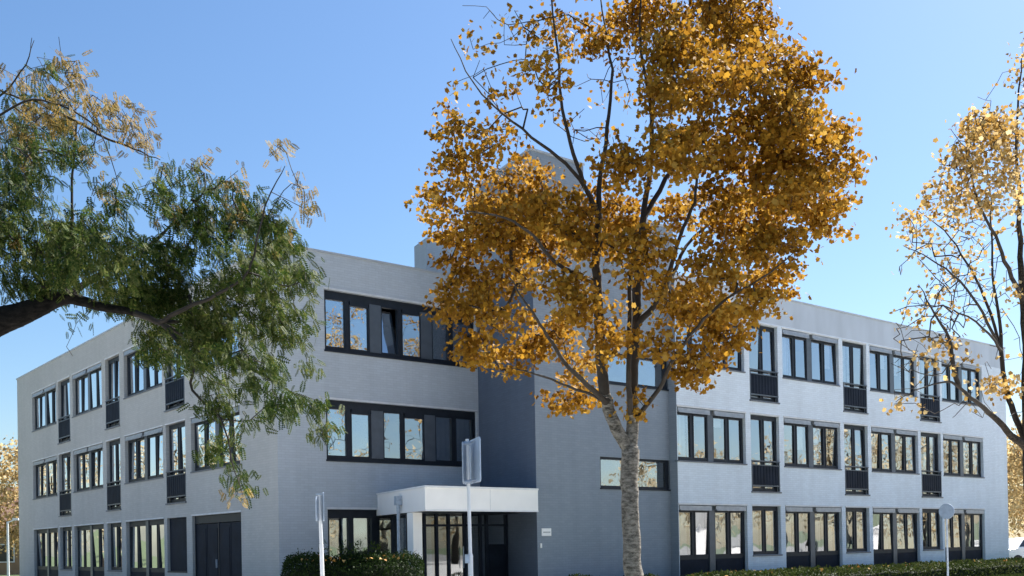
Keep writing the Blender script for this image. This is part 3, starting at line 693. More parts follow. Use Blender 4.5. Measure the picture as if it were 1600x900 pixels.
# ------------------------------------------------------------ the maple
MD = 19.0
def maple():
    rg = np.random.default_rng(5); base = at(989, 900, MD); base[2] = 0
    o = thing('maple_tree', tuple(base), 'tall forked orange maple with a pale trunk standing before the grey tower', 'tree', None)
    T = Tree(3)
    def A(x, y, dd=0): return at(x, y, MD + dd)
    fork = T.limb([A(988, 900), A(986, 840), A(985, 770), A(985, 705)], T.node(base, -1, .21), [.18, .172, .162, .158, .165])
    l = T.limb([A(968, 678, -.05), A(951, 640, -.1), A(942, 590, -.2), A(937, 530, -.3), A(934, 460, -.3), A(931, 400, -.4), A(936, 340, -.4)], fork, [.13, .118, .108, .10, .092, .086, .078, .06])
    T.limb([A(936, 290, -.4), A(950, 200, -.3), A(955, 110, 0), A(940, 20, .2), A(930, -90, .3)], l, [.06, .045, .035, .025, .015, .008])
    T.limb([A(918, 300, -.5), A(896, 240, -.8), A(880, 170, -1), A(872, 90, -1.1), A(862, 0, -1.2), A(860, -90, -1.2)], l, [.055, .045, .035, .028, .02, .015, .008])
    T.limb([A(905, 280, -.8), A(860, 235, -1.2), A(800, 190, -1.6), A(740, 130, -1.9), A(705, 60, -2.0)], l, [.05, .035, .028, .02, .012, .006])
    r = T.limb([A(988, 660, .05), A(989, 600, .1), A(991, 540, .15), A(995, 470, .2), A(1000, 400, .3), A(1005, 340, .3)], fork, [.125, .11, .10, .092, .086, .078, .065])
    T.limb([A(1015, 260, .5), A(1018, 180, .6), A(1005, 100, .7), A(1000, 10, .8), A(1005, -90, .9)], r, [.06, .05, .04, .03, .02, .01])
    T.limb([A(1040, 280, .8), A(1075, 220, 1.2), A(1110, 150, 1.6), A(1140, 70, 1.8), A(1150, -30, 1.8)], r, [.055, .045, .038, .03, .02, .01])
    m1 = T.near(A(992, 510, .2))
    b1 = T.limb([A(1022, 478, 0), A(1045, 425, -.2), A(1062, 370, -.4), A(1085, 315, -.6), A(1092, 250, -.8), A(1110, 180, -.9)], m1, [.075, .05, .042, .035, .028, .02, .012])
    T.limb([A(1035, 462, .6), A(1065, 400, 1.2), A(1110, 345, 1.8), A(1180, 290, 2.2), A(1240, 230, 2.4)], m1, [.05, .045, .035, .028, .02, .01])
    m2 = T.near(A(988, 655, .05))
    T.limb([A(1030, 607, -.4), A(1050, 565, -.8), A(1090, 510, -1.2), A(1135, 468, -1.5), A(1190, 435, -1.8), A(1240, 395, -2)], m2, [.05, .04, .034, .028, .02, .015, .008])
    m3 = T.near(A(934, 445, -.3))
    T.limb([A(900, 428, -1), A(865, 408, -1.6), A(835, 370, -2), A(790, 340, -2.3), A(730, 330, -2.6)], m3, [.055, .04, .032, .025, .018, .01])
    m4 = T.near(A(948, 632, -.1))
    k = T.limb([A(908, 592, -1), A(876, 558, -1.4), A(850, 515, -1.8), A(825, 480, -2.2), A(797, 432, -2.5)], m4, [.055, .042, .034, .026, .02, .01])
    T.limb([A(900, 608, -.8), A(850, 588, -1.5), A(800, 575, -2)], m4, [.03, .024, .018, .008])
    T.limb([A(984, 620, -.5), A(983, 540, -.6), A(985, 450, -.5), A(1000, 360, -.2)], m2, [.06, .05, .045, .04, .03])
    def depthf(x, y, g):
        q = max(0, 1 - ((x - 1000) / 360) ** 2) ** .5; return g.uniform(-2.2, 2.2) * q
    dense = [(1140, 40, 75, 60), (1190, 115, 70, 60), (1100, 130, 75, 55), (1245, 190, 70, 55), (1150, 230, 90, 60), (1250, 290, 80, 55), (1180, 335, 75, 40),
             (1045, 150, 50, 40), (1050, 235, 60, 40), (1220, 385, 60, 40), (1120, 425, 55, 28, .8), (1205, 440, 50, 30), (1010, 30, 70, 40), (820, 290, 60, 42), (775, 350, 70, 45),
             (870, 330, 48, 36), (840, 388, 65, 36), (955, 345, 65, 40), (925, 378, 60, 26), (1000, 390, 55, 38, .8), (745, 440, 60, 34), (730, 482, 55, 30), (800, 430, 55, 26, .8),
             (865, 530, 60, 35), (805, 562, 48, 26), (742, 548, 28, 32), (890, 622, 38, 30), (905, 575, 30, 25), (1090, 480, 55, 40), (1130, 520, 42, 38), (1087, 568, 38, 38), (1165, 475, 48, 28, .8),
             (1295, 330, 40, 36), (1305, 215, 26, 26), (1325, 262, 24, 22), (720, 385, 45, 40, .8), (1020, -70, 120, 60, .7), (1130, -60, 90, 60, .7), (900, -60, 90, 50, .6),
             (1030, 530, 34, 34, .7), (955, 520, 28, 50, .6), (1000, 630, 22, 24, .6), (1060, 70, 50, 50, .9), (1270, 120, 30, 35, .7), (1060, 320, 50, 28, .7), (940, 60, 36, 30, .8)]
    dense += [(900, 480, 45, 30, .7), (1045, 450, 36, 30, .7), (880, 440, 40, 26, .8), (930, 300, 36, 28, .6), (790, 500, 50, 24, .6), (700, 300, 40, 30, .6), (730, 230, 46, 40, .6), (760, 300, 40, 30, .6), (960, 250, 40, 40, .6), (1120, 320, 50, 40, .8), (820, 340, 50, 30), (1150, 380, 60, 30, .7), (690, 350, 30, 26, .6)]
    sparse = [(900, 45, 55, 50, .8), (860, 110, 50, 50, .7), (785, 60, 60, 60, .22), (730, 125, 45, 45, .12), (718, 205, 48, 32, .6), (700, 262, 40, 34, .5), (780, 160, 60, 45, .28),
              (690, 320, 34, 24, .35), (690, 160, 20, 14, .15), (950, 180, 50, 60, .12), (975, 110, 40, 30, .5), (800, 220, 50, 40, .35), (1000, 450, 40, 40, .35), (1100, 365, 50, 20, .12),
              (1200, 500, 40, 25, .25), (870, 200, 40, 40, .18), (930, 470, 60, 30, .4), (985, 270, 40, 50, .5), (760, 270, 40, 35, .4), (845, 30, 50, 40, .4), (945, 620, 30, 24, .4)]
    A1 = blob_points(dense, MD, depthf, 15, rg); A2 = blob_points(sparse, MD, depthf, 10, rg)
    # fine bare twigs reaching for the sky
    tw = blob_points([(760, 70, 80, 70, .3), (720, 130, 60, 60, .3), (930, 150, 70, 70, .5), (900, 230, 60, 60, .4), (850, 150, 60, 60, .4), (1120, 350, 60, 30, .3)], MD, depthf, 5, rg)
    T.attract(np.concatenate([A1, A2, tw]), step=.2, up=.05)
    T.mesh(MT['bark'], o, base, .006, 'trunk', MT['twig'], .055, A(985, 610)[2])
    def spray(A_, n, s):
        k = rg.integers(int(n * .6), int(n * 1.4) + 1, len(A_)); Q = np.repeat(A_, k, axis=0)
        off = rg.normal(size=(len(Q), 3)) * np.array([s, s, s * .5]); return Q + off
    L1 = spray(A1, 28, .145); L2 = spray(A2, 14, .14)
    V, fn, lp = leaves(np.concatenate([L1, L2]), .088, MAPLE_S, .6, rg=rg)
    print('maple leaves', len(L1) + len(L2))
    mesh_np('crown', V, fn, lp, MT['maple'], o, base)
maple()

# ------------------------------------------------------------ half bare yellow maple at the right edge
def right_tree():
    rg = np.random.default_rng(9); D = 21.0; base = at(1622, 900, D); base[2] = 0
    o = thing('maple_tree', tuple(base), 'half bare maple with pale yellow top leaves at the right edge of the photo', 'tree')
    T = Tree(8)
    def A(x, y, dd=0): return at(x, y, D + dd)
    f = T.limb([A(1619, 860), A(1614, 780), A(1609, 705)], T.node(base, -1, .2), [.19, .175, .16, .15])
    t = T.limb([A(1606, 620), A(1603, 540), A(1600, 470), A(1594, 400), A(1592, 300), A(1588, 200), A(1596, 90)], f, [.13, .105, .09, .075, .055, .04, .025, .01])
    l1 = T.limb([A(1582, 682, -.3), A(1552, 650, -.6), A(1525, 628, -.9), A(1493, 600, -1.1), A(1470, 598, -1.2), A(1430, 610, -1.4), A(1400, 628, -1.5)], f, [.085, .07, .055, .042, .026, .017, .011, .005])
    j = T.near(A(1500, 606, -1.0))
    T.limb([A(1489, 570, -1.1), A(1484, 530, -1.1), A(1460, 490, -1.2), A(1440, 450, -1.4)], j, [.05, .045, .03, .02, .008])
    l2 = T.limb([A(1588, 655, .2), A(1573, 610, .3), A(1565, 550, .4), A(1563, 500, .5), A(1552, 430, .6), A(1550, 340, .7), A(1540, 240, .8)], f, [.07, .062, .052, .042, .033, .025, .017, .008])
    j = T.near(A(1565, 550, .4))
    T.limb([A(1535, 490, .1), A(1500, 440, -.2), A(1455, 405, -.5), A(1412, 385, -.7)], j, [.035, .028, .022, .014, .006])
    T.limb([A(1535, 512, -.3), A(1485, 482, -.6), A(1430, 478, -.9), A(1392, 488, -1)], j, [.03, .022, .016, .01, .005])
    T.limb([A(1540, 470, .8), A(1510, 410, 1), A(1475, 360, 1.2), A(1435, 330, 1.3)], j, [.035, .03, .022, .014, .006])
    j = T.near(A(1600, 470))
    T.limb([A(1575, 420, -.4), A(1555, 370, -.7), A(1525, 310, -1), A(1510, 230, -1.2)], j, [.05, .04, .03, .022, .008])
    T.limb([A(1640, 380, .5), A(1680, 280, 1), A(1700, 180, 1.2)], j, [.05, .04, .03, .01])
    def dfn(x, y, g): return g.uniform(-2, 2)
    B = [(1560, 210, 50, 40, .9), (1520, 330, 50, 40, .4), (1560, 290, 40, 50, .5), (1440, 370, 40, 30, .3), (1490, 400, 60, 50, .15), (1450, 480, 60, 40, .12), (1540, 195, 45, 26, 1.1), (1510, 245, 38, 32, .8), (1480, 300, 38, 28, .8), (1432, 345, 18, 22, .6), (1525, 290, 28, 28, .4), (1462, 345, 28, 16, .4), (1575, 235, 28, 40, .6), (1595, 170, 20, 20, .5),
         (1478, 540, 38, 10, .8), (1560, 602, 32, 14, 1.1), (1412, 632, 20, 9, .9), (1590, 456, 14, 9, 1.2), (1455, 560, 20, 8, .6), (1440, 500, 20, 10, .3), (1590, 330, 20, 60, .3), (1680, 250, 60, 90, .5), (1500, 560, 20, 12, .5), (1620, 100, 50, 50, .4)]
    A1 = blob_points(B, D, dfn, 26.0, rg)
    tw = blob_points([(1450, 420, 60, 60, .16), (1480, 480, 80, 60, .24), (1540, 400, 60, 100, .18), (1440, 560, 50, 50, .22), (1510, 330, 60, 80, .12), (1470, 240, 40, 60, .05), (1560, 140, 40, 40, .1), (1560, 640, 40, 30, .15), (1440, 530, 60, 70, .3), (1500, 430, 70, 80, .3), (1570, 560, 40, 60, .2), (1500, 640, 60, 30, .25), (1430, 600, 50, 30, .2), (1530, 480, 60, 60, .3)], D, dfn, 34.0, rg)
    T.attract(np.concatenate([A1, tw]), step=.2, up=.05)
    T.mesh(MT['dbark'], o, base, .0055, 'trunk', MT['twig'], .05)
    def spray(A_, n, s):
        Q = np.repeat(A_, rg.integers(max(1, int(n * .5)), int(n * 1.4) + 1, len(A_)), axis=0); return Q + rg.normal(size=(len(Q), 3)) * np.array([s, s, s * .6])
    P = np.concatenate([spray(A1, 13, .16), spray(tw[::2], 1.2, .1)])
    V, fn, lp = leaves(P, .088, MAPLE_S, .6, rg=rg); mesh_np('crown', V, fn, lp, MT['maple_y'], o, base)
right_tree()

# ------------------------------------------------------------ the drooping green locust on the left
def locust():
    rg = np.random.default_rng(21); D = 11.0; base = at(-230, 900, D + .4); base[2] = 0
    o = thing('locust_tree', tuple(base), 'green feathery leaved tree reaching in from the left on a thick dark limb', 'tree')
    T = Tree(4)
    def A(x, y, dd=0): return at(x, y, D + dd)
    f = T.limb([A(-225, 800, .3), A(-215, 690, .3), A(-200, 620, .3)], T.node(base, -1, .32), [.30, .27, .25, .24])
    up = T.limb([A(-190, 480, .4), A(-170, 330, .5), A(-140, 180, .6), A(-110, 40, .6), A(-90, -100, .6)], f, [.2, .18, .15, .12, .09, .04])
    l = T.limb([A(-140, 560, .1), A(-60, 528, 0), A(0, 503, 0), A(55, 482, 0), A(105, 466, 0), A(150, 478, -.1), A(210, 490, -.2), A(250, 505, -.3)], f, [.2, .19, .17, .145, .105, .07, .05, .036, .028])
    T.limb([A(290, 480, -.5), A(340, 460, -.7), A(390, 420, -.9), A(415, 320, -1), A(445, 260, -1)], l, [.026, .022, .018, .013, .009, .004])
    T.limb([A(300, 560, -.4), A(300, 610, -.4), A(345, 655, -.5), A(362, 720, -.5), A(380, 775, -.5)], l, [.024, .02, .015, .011, .008, .003])
    T.limb([A(330, 545, 0), A(400, 580, .2), A(450, 610, .3), A(495, 640, .3), A(505, 690, .3)], l, [.022, .018, .014, .010, .007, .003])
    T.limb([A(310, 500, .4), A(380, 480, .7), A(440, 430, .9), A(475, 400, 1)], l, [.022, .018, .014, .010, .004])
    j = T.near(A(110, 466))
    T.limb([A(150, 430, .4), A(210, 400, .7), A(270, 350, .9), A(320, 300, 1)], j, [.04, .034, .026, .018, .006])
    v = T.limb([A(112, 380, .3), A(112, 300, .4), A(116, 230, .4), A(120, 190, .4)], j, [.026, .022, .018, .016, .014])
    T.limb([A(165, 215, .3), A(210, 232, .2), A(250, 250, .1)], v, [.02, .014, .009, .004]); T.limb([A(60, 160, .5), A(20, 150, .6), A(-20, 130, .6)], v, [.02, .016, .012, .01])
    j2 = T.near(A(-150, 230, .5))
    T.limb([A(-80, 190, .3), A(0, 150, .1), A(40, 100, 0), A(50, 60, 0)], j2, [.022, .018, .014, .009, .004])
    T.limb([A(-60, 240, 0), A(20, 165, -.2), A(80, 160, -.3), A(150, 200, -.4), A(185, 285, -.4)], j2, [.026, .019, .014, .011, .008, .004])
    T.limb([A(-80, 330, .4), A(-20, 320, .5), A(40, 330, .6)], j2, [.05, .04, .03, .01])
    def dfn(x, y, g): return g.uniform(-.9, .9)
    G = [(60, 370, 80, 55), (25, 300, 45, 45, .8), (150, 405, 85, 50), (85, 440, 85, 30), (225, 420, 80, 50), (290, 365, 60, 50), (325, 300, 55, 30, .8), (370, 350, 55, 42), (415, 345, 34, 40),
         (440, 395, 36, 45), (385, 430, 65, 50), (300, 470, 75, 45), (255, 535, 55, 35), (335, 530, 60, 35), (415, 480, 45, 45), (468, 440, 26, 50, .8), (395, 580, 40, 34), (430, 630, 42, 24, .9),
         (480, 622, 24, 20, .7), (500, 668, 14, 24, 1.1), (490, 560, 18, 24, .4), (450, 520, 40, 30, .6), (230, 470, 60, 24, .8), (310, 510, 50, 30, .8), (350, 600, 30, 26, .5), (110, 380, 60, 40, .5), (240, 300, 40, 26, .5), (300, 560, 34, 24, .6), (338, 632, 28, 26), (345, 690, 24, 26, .9), (368, 745, 18, 26, .7), (150, 340, 60, 30, .5), (40, 240, 60, 40, .5), (-60, 350, 80, 80, .6), (390, 770, 12, 14, .5), (50, 190, 60, 40, .45), (100, 260, 50, 40, .4), (30, 420, 50, 30, .8), (180, 300, 40, 30, .4), (60, 140, 70, 50, .25), (130, 220, 60, 40, .3), (20, 260, 50, 50, .5), (200, 470, 60, 25, .8), (130, 500, 30, 12, .4),
         (475, 510, 20, 30, .5), (390, 660, 26, 20, .5), (270, 270, 34, 20, .4)]
    Y = [(60, 170, 60, 50, .45), (100, 115, 45, 30, .4), (20, 120, 40, 40, .3), (150, 200, 40, 30, .4), (350, 275, 50, 20, .5), (150, 310, 60, 30, .2), (195, 165, 36, 24, .7), (210, 205, 34, 26, .8), (228, 235, 20, 14, .7), (155, 150, 30, 26, .4), (150, 260, 50, 40, .08), (290, 255, 44, 16, .4), (440, 235, 24, 24, .5),
         (470, 285, 18, 40, .7), (480, 330, 10, 20, .5), (20, 370, 24, 20, .3), (320, 330, 60, 30, .25), (90, 150, 70, 50, .4), (40, 200, 60, 50, .4), (430, 350, 30, 40, .3), (370, 770, 20, 12, .3), (250, 330, 30, 20, .3)]
    A1 = blob_points(G, D, dfn, 14.0, rg); A2 = blob_points(Y, D, dfn, 12.0, rg)
    tw = blob_points([(80, 130, 80, 60, .12), (150, 270, 60, 50, .10), (60, 60, 40, 30, .03), (70, 545, 90, 16, .10), (80, 180, 90, 80, .3), (30, 220, 40, 60, .2)], D, dfn, 8.0, rg)
    T.attract(np.concatenate([A1, A2, tw]), step=.13, up=-.12)
    T.mesh(MT['lbark'], o, base, .0034, 'trunk', MT['twig'], .035)
    def spray(A_, n, s):
        Q = np.repeat(A_, rg.integers(max(1, int(n * .5)), int(n * 1.5) + 1, len(A_)), axis=0); return Q + rg.normal(size=(len(Q), 3)) * np.array([s, s, s * .7])
    V, fn, lp = fronds(spray(A1, 12, .085), .115, rg); mesh_np('crown', V, fn, lp, MT['locust'], o, base)
    V, fn, lp = fronds(spray(A2, 8, .07), .10, rg); mesh_np('yellow_leaves', V, fn, lp, MT['locust_y'], o, base)
locust()

# ------------------------------------------------------------ hedges
def hedge(name, label, pts, wid, h, n, m, size, cat, seed, rough=.12):
    """pts = centre line (x,y); irregular box of leaves round a dark core"""
    rg = np.random.default_rng(seed); P0_ = np.array(pts[0]); P1_ = np.array(pts[1]); L = np.linalg.norm(P1_ - P0_); d = (P1_ - P0_) / L; nn = np.array([d[1], -d[0]])
    org = np.array([*((P0_ + P1_) / 2), 0.]); o = thing(name, tuple(org), label, cat)
    f = Fac(P0_, d, nn); nt_ = max(8, int(L / .35)); b = MB(); k = 10
    def hh(t): return h * (1 + rough * (math.sin(t * 1.7 + seed) * .5 + math.sin(t * 4.1) * .3 + math.sin(t * 9.3) * .2))
    prof = [(-.5, 0), (-.5, .75), (-.35, .93), (0, .98), (.35, .93), (.5, .75), (.5, 0)]
    def pt(i, j, sc=.88):
        t = L * i / nt_; y, z = prof[j]; e = min(1, .3 + min(i, nt_ - i) * .5)
        return f.p(t, y * wid * sc * e, z * hh(t) * sc * (.7 + .3 * e))
    for i in range(nt_):
        for j in range(len(prof) - 1): b.quad([pt(i, j), pt(i + 1, j), pt(i + 1, j + 1), pt(i, j + 1)])
    b.build('hedge_core', MT['core'], o)
    t = rg.uniform(-.01, 1.01, n) * L; s = rg.uniform(0, 1, n); y = np.zeros(n); z = np.zeros(n)
    per = np.cumsum([0, .75 * h, .28 * wid, .36 * wid, .36 * wid, .28 * wid, .75 * h]); per = per / per[-1]
    pr = np.array(prof); 
    y = np.interp(s, per, pr[:, 0]) * wid; z = np.interp(s, per, pr[:, 1])
    H_ = np.array([hh(a) for a in t]); z = z * H_ + rg.normal(size=n) * .05 * h; y = y + rg.normal(size=n) * .04 * wid
    e = np.clip(np.minimum(t, L - t) / .6, 0, 1) ** .35; z = z * (.82 + .18 * e); y = y * (.5 + .5 * e)
    P = f.O + f.d * t[:, None] + f.n * y[:, None] + np.array([0, 0, 1]) * np.maximum(z, .02)[:, None]
    V, fn, lp = simple_leaves(P, size, -.6, rg, .55); mesh_np('foliage', V, fn, lp, m, o, org)
    return o, f, L, hh
h1, f1, L1, hh1 = hedge('hedge', 'dark green clipped hedge beside the white canopy column', [(-5.35, 24.3), (-2.15, 24.6)], 1.3, 1.33, 26000, MT['hedge'], .055, 'hedge', 2, .07)
rg = np.random.default_rng(4)
P = f1.p(0, 0, 0) + f1.d * rg.choice([.9, 1.35, 1.6, 2.1], 260)[:, None] + rg.normal(size=(260, 3)) * .07 + np.array([0, 0, 1.0]) * (1.25 + rg.uniform(0, .38, 260) ** 1.0)[:, None]
V, fn, lp = simple_leaves(P, .09, -.8, rg, .35); mesh_np('shoots', V, fn, lp, MT['locust'], h1, ORG[h1.name])
q0 = FR.p(10.4, 1.7, 0); q1 = FR.p(40.5, 1.7, 0)
h2, f2, L2_, hh2 = hedge('low_hedge', 'long low leafy hedge along the foot of the pale right wing', [tuple(q0[:2]), tuple(q1[:2])], 2.0, .55, 42000, MT['cover'], .085, 'hedge', 6, .10)
n = 160; rg = np.random.default_rng(14)
P = f2.O + f2.d * (rg.uniform(0, 1, n) * L2_)[:, None] + f2.n * rg.uniform(-.9, .9, n)[:, None] + np.array([0, 0, .57]) + rg.normal(size=(n, 3)) * .02
V, fn, lp = leaves(P, .10, MAPLE2D, 0, rg=rg); tag(mesh_np('fallen_leaves', V, fn, lp, MT['rust'], None, np.zeros(3)), 'orange fallen leaves scattered on top of the low hedge', 'leaves', kind='stuff')
q0 = FT.p(6.3, 1.0, 0); q1 = FT.p(9.6, 1.0, 0)
hedge('low_plants', 'sparse low grey green plants at the foot of the tower wall', [tuple(q0[:2]), tuple(q1[:2])], .7, .56, 2600, MT['cover'], .07, 'plants', 8, .3)
n = 46; rg = np.random.default_rng(24)
P = f1.O + f1.d * (rg.uniform(.1, .95, n) * L1)[:, None] + f1.n * rg.uniform(-.1, .7, n)[:, None] + np.array([0, 0, 1.27]) + rg.normal(size=(n, 3)) * .03
V, fn, lp = leaves(P, .08, MAPLE2D, 0, rg=rg); tag(mesh_np('fallen_leaves', V, fn, lp, MT['rust'], None, np.zeros(3)), 'few orange leaves caught on top of the dark hedge', 'leaves', kind='stuff')
# grass
rg = np.random.default_rng(3); n = 90000
t = rg.uniform(0, 45, n); d = rg.uniform(2.6, 6.5, n) ; P = FR.O + FR.d * (6 + t)[:, None] + FR.n * d[:, None] + np.array([0, 0, 1]) * .0
keep = (P[:, 1] > 10) & (d < 6.5) & ~((P[:, 0] > -3) & (P[:, 0] < 1.8)); P = P[keep]
V, fn, lp = simple_leaves(P, .12, -1.6, rg, .25); tag(mesh_np('grass', V, fn, lp, MT['cover'], None, np.zeros(3)), 'green lawn grass in front of the low hedge', 'grass', kind='stuff')

# ------------------------------------------------------------ signs and posts
def rpanel(b, c, ax, nrm, w_, h_, th, r=.05, seg=5):
    """rounded panel centred at c, width axis ax, normal nrm"""
    c = np.array(c); ax = np.array([*ax, 0.]); ax /= np.linalg.norm(ax); nr = np.array([*nrm, 0.]); nr /= np.linalg.norm(nr); pts = []
    for (sx, sy, a0) in ((1, 1, 0), (-1, 1, 90), (-1, -1, 180), (1, -1, 270)):
        for k in range(seg + 1):
            a = R_(a0 + 90 * k / seg); pts.append((sx * (w_ / 2 - r) + r * math.cos(a), sy * (h_ / 2 - r) + r * math.sin(a)))
    A_ = [c + ax * p[0] + np.array([0, 0, p[1]]) + nr * th / 2 for p in pts]; B_ = [p - nr * th for p in A_]
    b.quad(A_); b.quad(B_[::-1])
    for i in range(len(pts)): j = (i + 1) % len(pts); b.quad([A_[i], B_[i], B_[j], A_[j]])
# centre sign
D = 14.0; pb_ = at(736, 900, D); pb_[2] = 0; top = at(730, 686, D)
o = thing('road_sign', tuple(pb_), 'tall white post with two grey sign panels seen nearly edge on before the entrance', 'sign')
b = MB(); mid = at(735, 868, D); b.tube(pb_, mid, .036, .034); b.tube(mid, top, .024, .024); b.tube(mid + [0, 0, -.02], mid + [0, 0, .03], .038, .026); b.build('post', MT['whitemet'], o, smooth=False)
c = at(742.5, 720, D); b = MB(); rpanel(b, c + [.0, -.02, 0], (.27, -.96), (.96, .27), .60, .60, .012, .05); b.build('sign_panel', mat('pale blue grey sign', (.46, .55, .66), .4, .1, 5), o)
c = at(725.5, 724, D); b = MB(); rpanel(b, c, (.08, 1), (1, -.08), .40, .56, .010, .04); b.build('sign_panel', MT['galv'], o)
b = MB()
for z in (top[2] - .06, top[2] - .58): 
    b.tube((top[0], top[1], z), (top[0] + .12, top[1] - .06, z + .03), .012, n=6); b.tube((top[0] - .045, top[1], z), (top[0] + .045, top[1], z), .034, n=10)
bb = at(730, 873, D); b.box(Fac((bb[0], bb[1]), (1, 0), (0, -1)), -.03, .03, -.02, .04, bb[2] - .06, bb[2] + .06); b.build('bracket', MT['galv'], o)
# left sign
D = 21.0; pb_ = at(505, 900, D); pb_[2] = 0; top = at(499, 772, D)
o = thing('road_sign', tuple(pb_), 'shorter white post with a narrow boxy grey sign in front of the dark hedge', 'sign')
b = MB(); b.tube(pb_, at(502, 850, D), .045, .04); b.tube(at(502, 850, D), top, .036, .03); b.build('post', MT['whitemet'], o)
c = at(505, 792, D); b = MB(); rpanel(b, c, (-.25, 1), (1, .25), .34, .58, .02, .03); b.build('sign_panel', MT['galv'], o)
c = at(497.5, 795, D); b = MB(); rpanel(b, c, (.20, 1), (1, -.20), .26, .50, .02, .03); b.build('sign_panel', MT['galv'], o)
b = MB(); b.box(Fac((top[0], top[1]), (1, 0), (0, -1)), -.07, .07, -.04, .04, top[2] - .02, top[2] + .01); b.build('bracket', MT['galv'], o)
# round sign right
D = 24.0; c = at(1479, 799, D); pb_ = c.copy(); pb_[2] = 0
o = thing('round_sign', tuple(pb_), 'round blue grey sign on a thin post in front of the right wing', 'sign')
b = MB(); b.tube(pb_, c + [0, 0, -.16], .022, .02); b.build('post', MT['galv'], o)
b = MB(); nrm = Vector((-.72, -.69, 0)); b.tube(Vector(c) + nrm * .01, Vector(c) - nrm * .01, .18, .18, 28); b.build('sign_disc', mat('blue grey sign back', (.20, .27, .37), .45, .15, 9), o)
b = MB(); b.box(Fac((c[0], c[1]), (.69, -.72), (-.72, -.69)), -.03, .03, -.05, -.012, c[2] - .17, c[2] + .05); b.build('bracket', MT['galv'], o)
# far left lamp post
p = at(13, 900, 52); p[2] = 0; o = thing('lamp_post', tuple(p), 'slim white lamp post far behind the left end of the building', 'lamp post')
zt = at(13, 815, 52)[2]; b = MB(); b.tube(p, (p[0], p[1], zt), .07, .05); b.build('post', MT['whitemet'], o)
b = MB(); b.tube((p[0], p[1], zt - .05), (p[0] + .38, p[1], zt + .1), .03, n=6); b.box(Fac((p[0], p[1]), (1, 0), (0, -1)), .3, .6, -.12, .12, zt + .05, zt + .17); b.build('lamp_head', MT['whitemet'], o)

# ------------------------------------------------------------ parked cars
glass_car = mat('car glass', (.02, .025, .03), .08, .1, 2); tyre = mat('tyre', (.02, .02, .02), .8, .2, 8); rim = mat('rim', (.4, .4, .42), .3, .1, 8, metal=.8)
def car(x, y, rz, paint, label, proto=None):
    o = thing('parked_car', (x, y, 0), label, 'car')
    o.rotation_euler.z = rz
    if proto:
        for ch in [c for c in proto.children]:
            k = ch.copy(); col.objects.link(k); k.parent = o
            for g_ in ch.children: q = g_.copy(); col.objects.link(q); q.parent = k
        return o
    side = [(-2.1, .35), (-2.15, .75), (-2.0, .92), (-1.35, 1.0), (-.75, 1.42), (.55, 1.46), (1.45, 1.02), (1.95, .95), (2.1, .7), (2.1, .35)]
    def ext(pr, w0, w1, name, m, par):
        b = MB(); n_ = len(pr)
        for i in range(n_):
            j = (i + 1) % n_; wi = [w0 if pr[a][1] < 1.1 else w1 for a in (i, j)]
            b.quad([(pr[i][0], -wi[0], pr[i][1]), (pr[j][0], -wi[1], pr[j][1]), (pr[j][0], wi[1], pr[j][1]), (pr[i][0], wi[0], pr[i][1])])
        b.quad([(p_[0], -(w0 if p_[1] < 1.1 else w1), p_[1]) for p_ in pr][::-1]); b.quad([(p_[0], (w0 if p_[1] < 1.1 else w1), p_[1]) for p_ in pr])
        return b.build(name, m, par, org=np.zeros(3), bevel=.05)
    bd = ext(side, .86, .66, 'body', paint, o)
    for s in (-1, 1):
        b = MB(); b.quad([(-1.2, s * .865, 1.02), (1.25, s * .865, 1.02), (.5, s * .69, 1.38), (-.72, s * .69, 1.36)]); b.build('side_window', glass_car, o, org=np.zeros(3))
        b = MB(); b.box(Fac((2.06, s * .6), (0, 1), (1, 0)), -.16, .16, -.02, .06, .66, .8); b.build('headlight', MT['whitemet'], o, org=np.zeros(3))
        for xx in (-1.3, 1.35):
            b = MB(); b.tube((xx, s * .68, .32), (xx, s * .88, .32), .32, .32, 20); wh = b.build('wheel', tyre, o, org=np.zeros(3))
            b = MB(); b.tube((xx, s * .85, .32), (xx, s * .89, .32), .2, .2, 14); b.build('rim', rim, wh, org=np.zeros(3))
    b = MB(); b.quad([(1.42, -.7, 1.05), (1.42, .7, 1.05), (.62, .6, 1.43), (.62, -.6, 1.43)]); b.build('windscreen', glass_car, o, org=np.zeros(3)).location.x = .04
    return o
wp = mat('white car paint', (.75, .77, .80), .2, .03, 2)
p = at(1600, 860, 50); c1 = car(p[0], p[1], R_(20), wp, 'white parked car past the right end of the building')

# ------------------------------------------------------------ far trees and houses
def far_proto(keep=.8, m='gold', nm='autumn_tree'):
    rg = np.random.default_rng(31); T = Tree(12); o = thing(nm, (0, 0, 0), '', 'tree')
    f = T.limb([(0, .05, 1.2), (.1, 0, 2.4)], T.node((0, 0, 0), -1, .28), [.25, .22, .19])
    A_ = []
    while len(A_) < 240:
        q = rg.uniform(-1, 1, 3)
        if (q ** 2).sum() < 1 and (q ** 2).sum() > .15: A_.append((q[0] * 3.6, q[1] * 3.6, 6.2 + q[2] * 4.2))
    top = T.limb([(.1, .1, 4.5), (0, 0, 6.5), (.1, -.1, 9)], f, [.17, .12, .08, .03]); T.attract(np.array(A_), step=.45, up=.02)
    T.mesh(MT['dbark'], o, np.zeros(3), .012, 'trunk')
    P = np.repeat(np.array(A_), 34, axis=0); P = P + rg.normal(size=P.shape) * .42; P = P[rg.uniform(size=len(P)) < keep]
    V, fn, lp = simple_leaves(P, .26, .2, rg, .8); mesh_np('crown', V, fn, lp, MT[m], o, np.zeros(3)); return o
proto = far_proto(); first = True
words = ['nearest the kerb', 'second', 'third', 'fourth', 'fifth', 'sixth', 'seventh', 'eighth', 'ninth', 'tenth']
